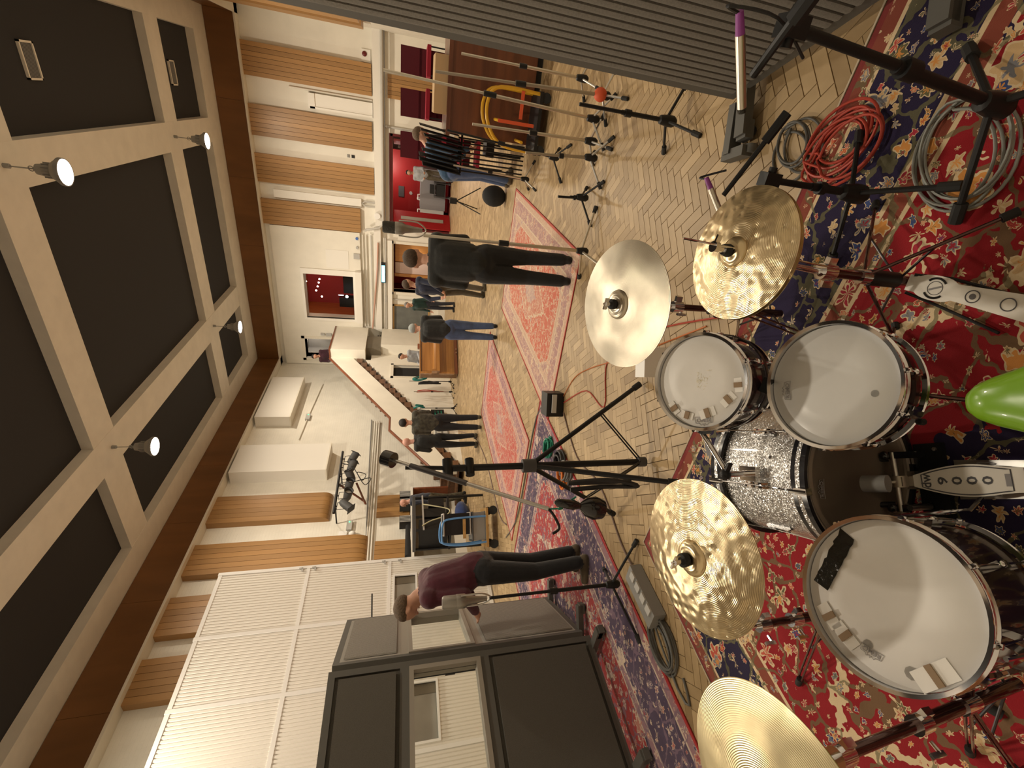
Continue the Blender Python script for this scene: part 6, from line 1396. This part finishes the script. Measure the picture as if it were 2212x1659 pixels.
def people():
    person('man in a purple jumper and black trousers bending to look down beside the pale screen', (-3.62, 2.93), 205, 'purple_knit', 'black_denim', 'shoe_brown', 'hair_light', .28, 1.86, head_pitch=1.1, arms='front', loose=1.08)
    person('man in a black hoodie standing with his back turned on the pale rug', (-1.36, 4.85), 108, 'black_hoodie', 'black_denim', 'shoe_black', 'hair_brown', .10, 1.74, head_pitch=.5, arms='front', loose=1.15)
    person('man in a navy top with grey side panel and khaki trousers', (-3.42, 10.05), 60, 'navy_top', 'khaki', 'shoe_olive', 'hair_brown', .06, 1.74, arms='back')
    person('grey-haired man in a dark green jumper near the notice board', (-6.05, 16.0), 250, 'green_knit', 'dark_trousers', 'shoe_black', 'hair_grey', .08, 1.68, vox=.014)
    person('man in a black jacket, pale cap and blue jeans between the two rugs', (-3.62, 8.35), 115, 'black_hoodie', 'jeans', 'shoe_black', 'cap_grey', .20, 1.66, head_pitch=.8, arms='front', loose=1.15)
    person('person in a grey shirt standing behind the piano', (-7.7, 15.4), 250, 'grey_shirt', 'dark_trousers', 'shoe_black', 'hair_black', .05, 1.86, arms='front', vox=.014)
    person('man in a dark plaid jacket at the edge of the dusty red rug', (-6.11, 8.95), 125, 'plaid', 'black_denim', 'shoe_olive', 'hair_black', .04, 1.78, arms='front', loose=1.1)
    person('bald man in a black top beside the plaid jacketed man', (-6.75, 9.15), 150, 'black_hoodie', 'black_denim', 'shoe_olive', None, .05, 1.72, 'skin_pink', arms='front')
    person('bald man in a navy patterned jacket at the foot of the stairs', (-9.25, 9.95), 200, 'navy_jacket', 'camo', 'shoe_black', None, .12, 1.78, 'skin_pink')
    person('man in a blue sweatshirt and jeans stooping over the black stool', (-.98, 8.6), 20, 'blue_sweat', 'jeans', 'shoe_brown', 'hair_light', .75, 1.80, arms='reach')
    person('man in a grey shirt standing in the red doorway', (-2.4, 19.55), 270, 'grey_shirt', 'khaki', 'shoe_black', 'hair_black', .03, 1.66, arms='front', vox=.014)
    person('person in a plum top leaning on the landing parapet', (-9.15, 18.1, 3.40), 285, 'plum_top', 'black_denim', 'shoe_black', 'hair_black', .40, 1.70, arms='front', vox=.014)
people()
tag(obj('kit_bag', MB().ball((-9.2, 9.2, .19), (.20, .45, .19), 16, 10), 'blue_sack'), 'navy blue sack lying on the floor near the stairs', 'bag')

# ================================================================ STANDS, MICROPHONES, CLUTTER, CABLES
def seg(name, label, cat, parts, loc, group=None):
    t = thing(name, label, cat, loc, 0, group)
    for nm, mb, m in parts: obj(nm, mb, m, t)
    return t
C_ = lambda a, b, r, r1=None, n=10: MB().cyl(a, b, r, r1, n)
# big black boom stand
B0 = Vector((-2.0, 2.41, 0)); ends = [(-1.577, 2.793), (-1.86, 2.02), (-2.72, 2.62)]
bs_ = thing('boom_stand', 'heavy black tripod boom stand with braced legs in front of the bass drum', 'stand', B0)
V_ = lambda x, y, z: Vector((x, y, z))
obj('column', C_(B0 + V_(0, 0, .06), B0 + V_(0, 0, 1.42), .022), 'black', bs_); obj('upper_tube', C_(B0 + V_(0, 0, 1.40), B0 + V_(.02, .0, 1.70), .014), 'black', bs_)
obj('collar', C_(B0 + V_(0, 0, .86), B0 + V_(0, 0, .95), .045), 'dark_grey', bs_); obj('base_hub', C_(B0 + V_(0, 0, .04), B0 + V_(0, 0, .10), .035), 'dark_grey', bs_)
for i, e in enumerate(ends):
    e = V_(*e, .03); d = e - (B0 + V_(0, 0, .9)); lg = obj('leg', C_(B0 + V_(0, 0, .9), e, .017), 'black', bs_); obj('rubber_foot', C_(e - d.normalized() * .06, e, .024), 'rubber', lg)
    for s_ in (-.012, .012): obj('brace', C_(B0 + V_(s_, 0, .07), B0 + V_(s_, 0, .9) + d * .62, .006, n=6), 'black', bs_)
for z, r in ((1.30, .03), (1.44, .034)): obj('clamp_knob', C_(B0 + V_(-.02, -.05, z), B0 + V_(.03, .05, z), r), 'black', bs_)
bt0, bt1 = B0 + V_(.03, .06, 1.77), V_(-1.86, 1.86, .93)
obj('boom', C_(bt0, bt1, .012), 'steel', bs_); obj('boom_sleeve', C_(bt0 + (bt1 - bt0) * .12, bt0 + (bt1 - bt0) * .5, .017), 'gun_metal', bs_); obj('counterweight', C_(bt0 + (bt0 - bt1).normalized() * .07, bt0, .05, n=18), 'black_gloss', bs_)
obj('hook', MB().tube(catmull([bt1, bt1 + V_(-.03, -.03, -.03), bt1 + V_(-.09, -.06, -.06), bt1 + V_(-.11, -.08, -.02)], 5), .008, 8), 'black', bs_)
seg('hanging_microphone', 'black oval microphone hung on green ties from the boom end', 'microphone', [('body', MB().lathe([(.004, .20), (.022, .18), (.028, .08), (.016, .04), (.05, 0), (.065, -.05), (.055, -.10), (.02, -.12), (.0001, -.122)], 20, Matrix.Translation((-1.80, 1.80, .74)) @ Matrix.Rotation(.25, 4, 'Y')), 'black_gloss'), ('tie', MB().tube(catmull([bt1, (-1.84, 1.84, .86), (-1.80, 1.80, .90), (-1.75, 1.83, .80)], 5), .005, 6), 'green_tie')], (-1.8, 1.8, .6))
tag(obj('cable_bundle', MB().tube(catmull([(-1.78, 1.92, .80), (-1.75, 1.90, .6), (-1.72, 1.86, .42), (-1.70, 1.90, .60), (-1.74, 1.93, .82), (-1.70, 1.88, .46)], 6), .014, 6), 'cable_black', None, 60), 'black cable bundle hanging below the boom end', 'cable')
# large capsule microphones on stands
def big_mic(label, p, m1='mesh_dark'):
    T = Matrix.Translation(p); seg('studio_microphone', label, 'microphone', [('grille', MB().lathe([(.0001, .20), (.04, .198), (.048, .185), (.048, .10)], 24, T), m1), ('body', MB().lathe([(.048, .10), (.050, .095), (.050, .04), (.036, .02), (.024, -.06), (.018, -.12), (.0001, -.12)], 24, T), 'mic_grey'), ('yoke', MB().tube(catmull([V_(*p) + V_(-.06, 0, .07), V_(*p) + V_(-.06, 0, -.08), V_(*p) + V_(0, 0, -.15), V_(*p) + V_(.06, 0, -.08), V_(*p) + V_(.06, 0, .07)], 5), .006, 8), 'steel')], p)
mic_stand('tall nickel mic stand in front of the man in the black hoodie', (-.998, 4.264, 0), 1.56, 'nickel', .40, r=.013, rot=.4); big_mic('large grey capsule microphone on the tall nickel stand', (-.96, 4.27, 1.69))
mic_stand('dark mic stand beside the man in the purple jumper', (-3.04, 2.19, 0), 1.10, 'black', .42, r=.012, rot=2.2); big_mic('large brown-grey capsule microphone beside the purple jumper', (-3.04, 2.19, 1.24), 'mic_grey')
mic_stand('tall black overhead boom stand behind the pale screen', (-5.75, 3.2, .012), 2.05, 'black', .3, ((-5.95, 2.85, 2.02), (-5.35, 4.1, 2.06)))
# pencil mics round the kit
def pencil(label, a, b, tail): a, b = V_(*a), V_(*b); d = (b - a).normalized(); seg('pencil_microphone', label, 'microphone', [('body', C_(a, b, .0115, n=16), 'nickel'), ('connector', C_(a - d * .045, a, .009, .011), 'purple'), ('capsule', C_(b, b + d * .012, .0115, .010, 16), 'mesh_dark'), ('lead', MB().tube(catmull([a - d * .04] + [V_(*q) for q in tail], 5), .004, 6), 'cable_black')], (a + b) / 2)
mic_stand('black boom stand beside the ribbed screen', (.225, 1.22, .012), .86, 'black', .30, ((.33, 1.06, .93), (.17, 1.25, .90)), r=.013, rot=1.0, lean=(.04, -.02)); pencil('silver pencil microphone with a purple band beside the ribbed screen', (.232, 1.212, .99), (.10, 1.248, .905), [(.27, 1.19, 1.05), (.27, 1.18, .93), (.22, 1.22, .80)])
mic_stand('black boom stand reaching to the hi-hat', (-.062, 1.555, .012), .50, 'black', .28, ((.14, 1.60, .50), (-.14, 1.66, .60)), r=.011, rot=2.9); pencil('dark pencil microphone with a red lead by the hi-hat', (-.13, 1.72, .62), (-.22, 1.66, .57), [(-.10, 1.78, .64), (-.06, 1.72, .58)])
# row of mic stands by the ribbed screen
for i, (p, h, m, lab, lean_) in enumerate([((.244, 4.451, 0), 1.50, 'steel_dull', 'brass-toned mic stand with an orange ball at its hub', (-.06, 0)), ((.066, 4.62, 0), 1.88, 'nickel', 'tallest nickel mic stand in the row', (.07, 0)), ((-.107, 4.571, 0), 1.18, 'nickel', 'nickel mic stand in the row beside the tallest one', (-.02, 0)), ((-.232, 4.493, 0), .72, 'steel_dull', 'shortest tripod mic stand at the end of the row', (-.04, 0)), ((.108, 3.195, 0), .72, 'black', 'black mic stand with a plain pole before the ribbed screen', (0, 0)), ((-.572, 4.533, 0), .36, 'black', 'low black desk height mic stand alone on the floor', (-.02, 0)), ((.379, 5.132, 0), 1.25, 'nickel', 'nickel mic stand behind the orange hubbed one', (0, 0)), ((-.35, 5.7, 0), 1.3, 'black', 'black boom mic stand behind the row', (.1, 0)), ((-.75, 7.0, 0), 1.1, 'nickel', 'nickel stand close to the stooping man', (.05, 0))]):
    mic_stand(lab, p, h, m, .24, base_r=(1 if m != 'black' else 0), rot=.5 + i, group='mic stands by the ribbed screen', lean=lean_)
tag(obj('hub_ball', MB().ball((.244, 4.451, .16), .055, 14, 10), 'orange_red'), 'orange ball cap on the hub of a mic stand', 'ball')
# cabinet, chairs, trolley, stool, music stands
cbn = thing('organ_cabinet', 'large mahogany cabinet behind the mic stands', 'cabinet', (.35, 7.7, 0)); obj('body', MB().bb((-.35, 7.3, .08), (1.15, 8.1, 1.15)), 'mahogany', cbn, None); obj('top', MB().bb((-.38, 7.27, 1.15), (1.18, 8.12, 1.20)), 'mahogany', cbn, None); obj('plinth', MB().bb((-.3, 7.34, 0), (1.1, 8.06, .08)), 'black', cbn, None); obj('side_box', MB().bb((-.15, 7.35, 1.20), (.5, 7.9, 1.36)), 'cork', cbn, None)
def chair(x, y, z, lab):
    t = thing('red_chair', lab, 'chair', (x, y, z), .1, 'stacked red chairs behind the cabinet'); obj('seat', MB().box((0, 0, .45), (.44, .42, .06)), 'red_cloth', t, None, False); obj('backrest', MB().box((0, .2, .72), (.42, .05, .34)), 'maroon_cloth', t, None, False)
    for sx in (-.2, .2):
        for sy in (-.18, .19): obj('leg', MB().cyl((sx, sy, 0), (sx, sy, .44 if sy < 0 else .88), .011, n=6), 'black', t, 40, False)
for i, x in enumerate((-.75, -.1, .5)):
    for j in range(4): chair(x, 9.75, j * .30, 'red upholstered chair, %s of its stack behind the cabinet, %s' % (('bottom', 'second', 'third', 'top')[j], ('doorway end', 'middle', 'wall end')[i]))
yt = thing('yellow_trolley', 'yellow tube trolley with orange straps before the cabinet', 'trolley', (-.05, 6.9, 0))
for y in (6.7, 7.1): obj('tube_frame', MB().tube(catmull([(.25, y, .12), (.25, y, .62), (.10, y, .76), (-.15, y, .74), (-.36, y, .55), (-.40, y, .12)], 5), .02, 8), 'yellow', yt)
obj('crossbar', C_((-.1, 6.7, .6), (-.1, 7.1, .6), .018).cyl((-.3, 6.7, .3), (-.3, 7.1, .3), .018), 'yellow', yt); obj('deck', MB().bb((-.42, 6.65, .10), (.28, 7.15, .14)), 'black', yt, None); obj('strap', MB().box((-.1, 6.68, .4), (.04, .01, .45)).box((.1, 6.68, .35), (.3, .01, .04)), 'orange_red', yt, None)
for x in (-.36, .22): obj('wheel', C_((x, 6.66, .06), (x, 6.70, .06), .06), 'rubber', yt)
ms_ = thing('music_stands', 'rack of folded black music stands beside the cabinet', 'rack', (-.55, 7.6, 0)); obj('rail', C_((-.85, 7.6, .95), (-.3, 7.6, .95), .015), 'black', ms_)
for i in range(9): obj('folded_desk', MB().box((-.82 + i * .06, 7.6, 1.22 + .05 * math.sin(i)), (.012, .46, .52), Matrix.Rotation(.12, 4, 'Y')), 'black_matt', ms_, None); 
for i in range(9): obj('stem', C_((-.82 + i * .06, 7.6, .05), (-.82 + i * .06, 7.6, 1.0), .011, n=6), 'black', ms_)
sto = thing('piano_stool', 'black padded stool beside the stooping man', 'stool', (-.42, 8.2, 0)); obj('seat', MB().box((-.42, 8.2, .48), (.42, .36, .12)), 'black', sto, 40)
for a in (-.58, -.26):
    for b in (8.06, 8.34): obj('leg', C_((a, b, 0), (a, b, .43), .018), 'black', sto)
tag(obj('black_rucksack', MB().ball((-1.3, 8.95, .20), (.18, .16, .21), 16, 10), 'black_matt'), 'black rucksack on the floor beside the stooping man', 'bag')
trp = thing('camera_tripod', 'small black tripod on the floor before the red doorway', 'tripod', (-1.95, 12.0, 0)); obj('head', MB().box((-1.95, 12.0, .62), (.12, .12, .16)), 'black', trp, 40)
for i in range(3): obj('leg', C_((-1.95, 12.0, .55), (-1.95 + .35 * math.cos(i * 2.09), 12.0 + .35 * math.sin(i * 2.09), .01), .012), 'black', trp)
# boxes and cables
sbx = thing('stage_box', 'black stage box with cables at the corner of two rugs', 'box', (-2.73, 4.36, 0)); obj('case', MB().box((-2.73, 4.36, .10), (.26, .22, .19), Matrix.Rotation(.4, 4, 'Z')), 'black', sbx, None); obj('panel_strip', MB().box((-2.66, 4.24, .12), (.20, .02, .05), Matrix.Rotation(.4, 4, 'Z')), 'pale_grey', sbx, None)
wbx = thing('white_box', 'small white carton with faint lettering beyond the rack tom', 'box', (-1.31, 2.62, 0)); obj('carton', MB().box((-1.31, 2.62, .09), (.20, .13, .18), Matrix.Rotation(.5, 4, 'Z')), 'white_card', wbx, None)
pbx = thing('power_strip', 'grey multi-way power box by the coiled cable', 'power box', (-2.80, 1.95, 0)); obj('case', MB().box((-2.80, 1.90, .05), (.14, .42, .09)), 'mid_grey', pbx, None)
for k in range(4): obj('socket', MB().box((-2.76, 1.76 + k * .09, .10), (.06, .06, .012)), 'pale_grey', pbx, None)
coil('cable_coil', (-2.93, 1.58, 0), .17, .008, 7, 'cable_grey', 'coiled dark grey cable between the two rugs', ang=1.5, seed=5, tail=[(-3.0, 1.35, .01), (-2.95, 1.22, .01), (-2.88, 1.35, .01)])
coil('cable_coil', (.09, 1.82, .012), .15, .006, 7, 'cable_red', 'coiled red cable on the edge of the drum rug', ang=2.2, seed=8, jit=.3); coil('cable_coil', (.10, 1.34, .012), .17, .005, 5, 'cable_pale', 'coiled pale grey cable on the drum rug', ang=.8, seed=9)
coil('cable_coil', (.05, 2.10, 0), .14, .006, 4, 'cable_grey', 'loose grey loops of cable beside the red coil', ang=1.1, seed=11, jit=.3)
for i, (m, x, y, lab) in enumerate((('green_tie', -3.35, 4.35, 'green'), ('orange', -3.30, 3.75, 'orange'), ('cable_black', -3.22, 3.95, 'black'), ('cable_grey', -3.15, 3.70, 'grey'))): coil('cable_coil', (x, y, .012), .12, .012, 5, m, 'small coil of %s cable on the long crimson rug' % lab, ang=i, seed=20 + i)
cable('floor_cable', [(-2.65, 4.25, .008), (-2.2, 3.75, .006), (-2.1, 3.3, .006), (-1.7, 3.45, .006), (-1.2, 2.9, .006), (-.75, 2.1, .02)], .006, 'cable_red', 'red cable winding from the stage box to the drum kit'); cable('floor_cable', [(-2.6, 4.3, .008), (-2.25, 4.1, .006), (-1.95, 3.75, .006), (-1.5, 3.1, .006), (-.9, 2.3, .006)], .005, 'cable_orange', 'orange cable winding from the stage box to the drum kit')
cable('floor_cable', [(-2.75, 4.2, .008), (-2.9, 3.6, .007), (-2.75, 3.0, .007), (-2.85, 2.4, .01), (-2.82, 2.1, .02)], .008, 'cable_brown', 'brown cable running between the rugs to the power box'); cable('floor_cable', [(-2.85, 4.45, .01), (-3.4, 5.1, .007), (-5.2, 5.15, .016), (-6.2, 5.6, .007)], .010, 'cable_grey', 'dark cable running along the edge of the dusty red rug')
cable('floor_cable', [(-8.9, 12.5, .3), (-8.2, 11.5, .01), (-7.0, 9.6, .008), (-6.4, 8.0, .008), (-6.3, 6.3, .008), (-6.0, 5.7, .008)], .011, 'cable_brown', 'long brown cable crossing the floor from the stair wall')
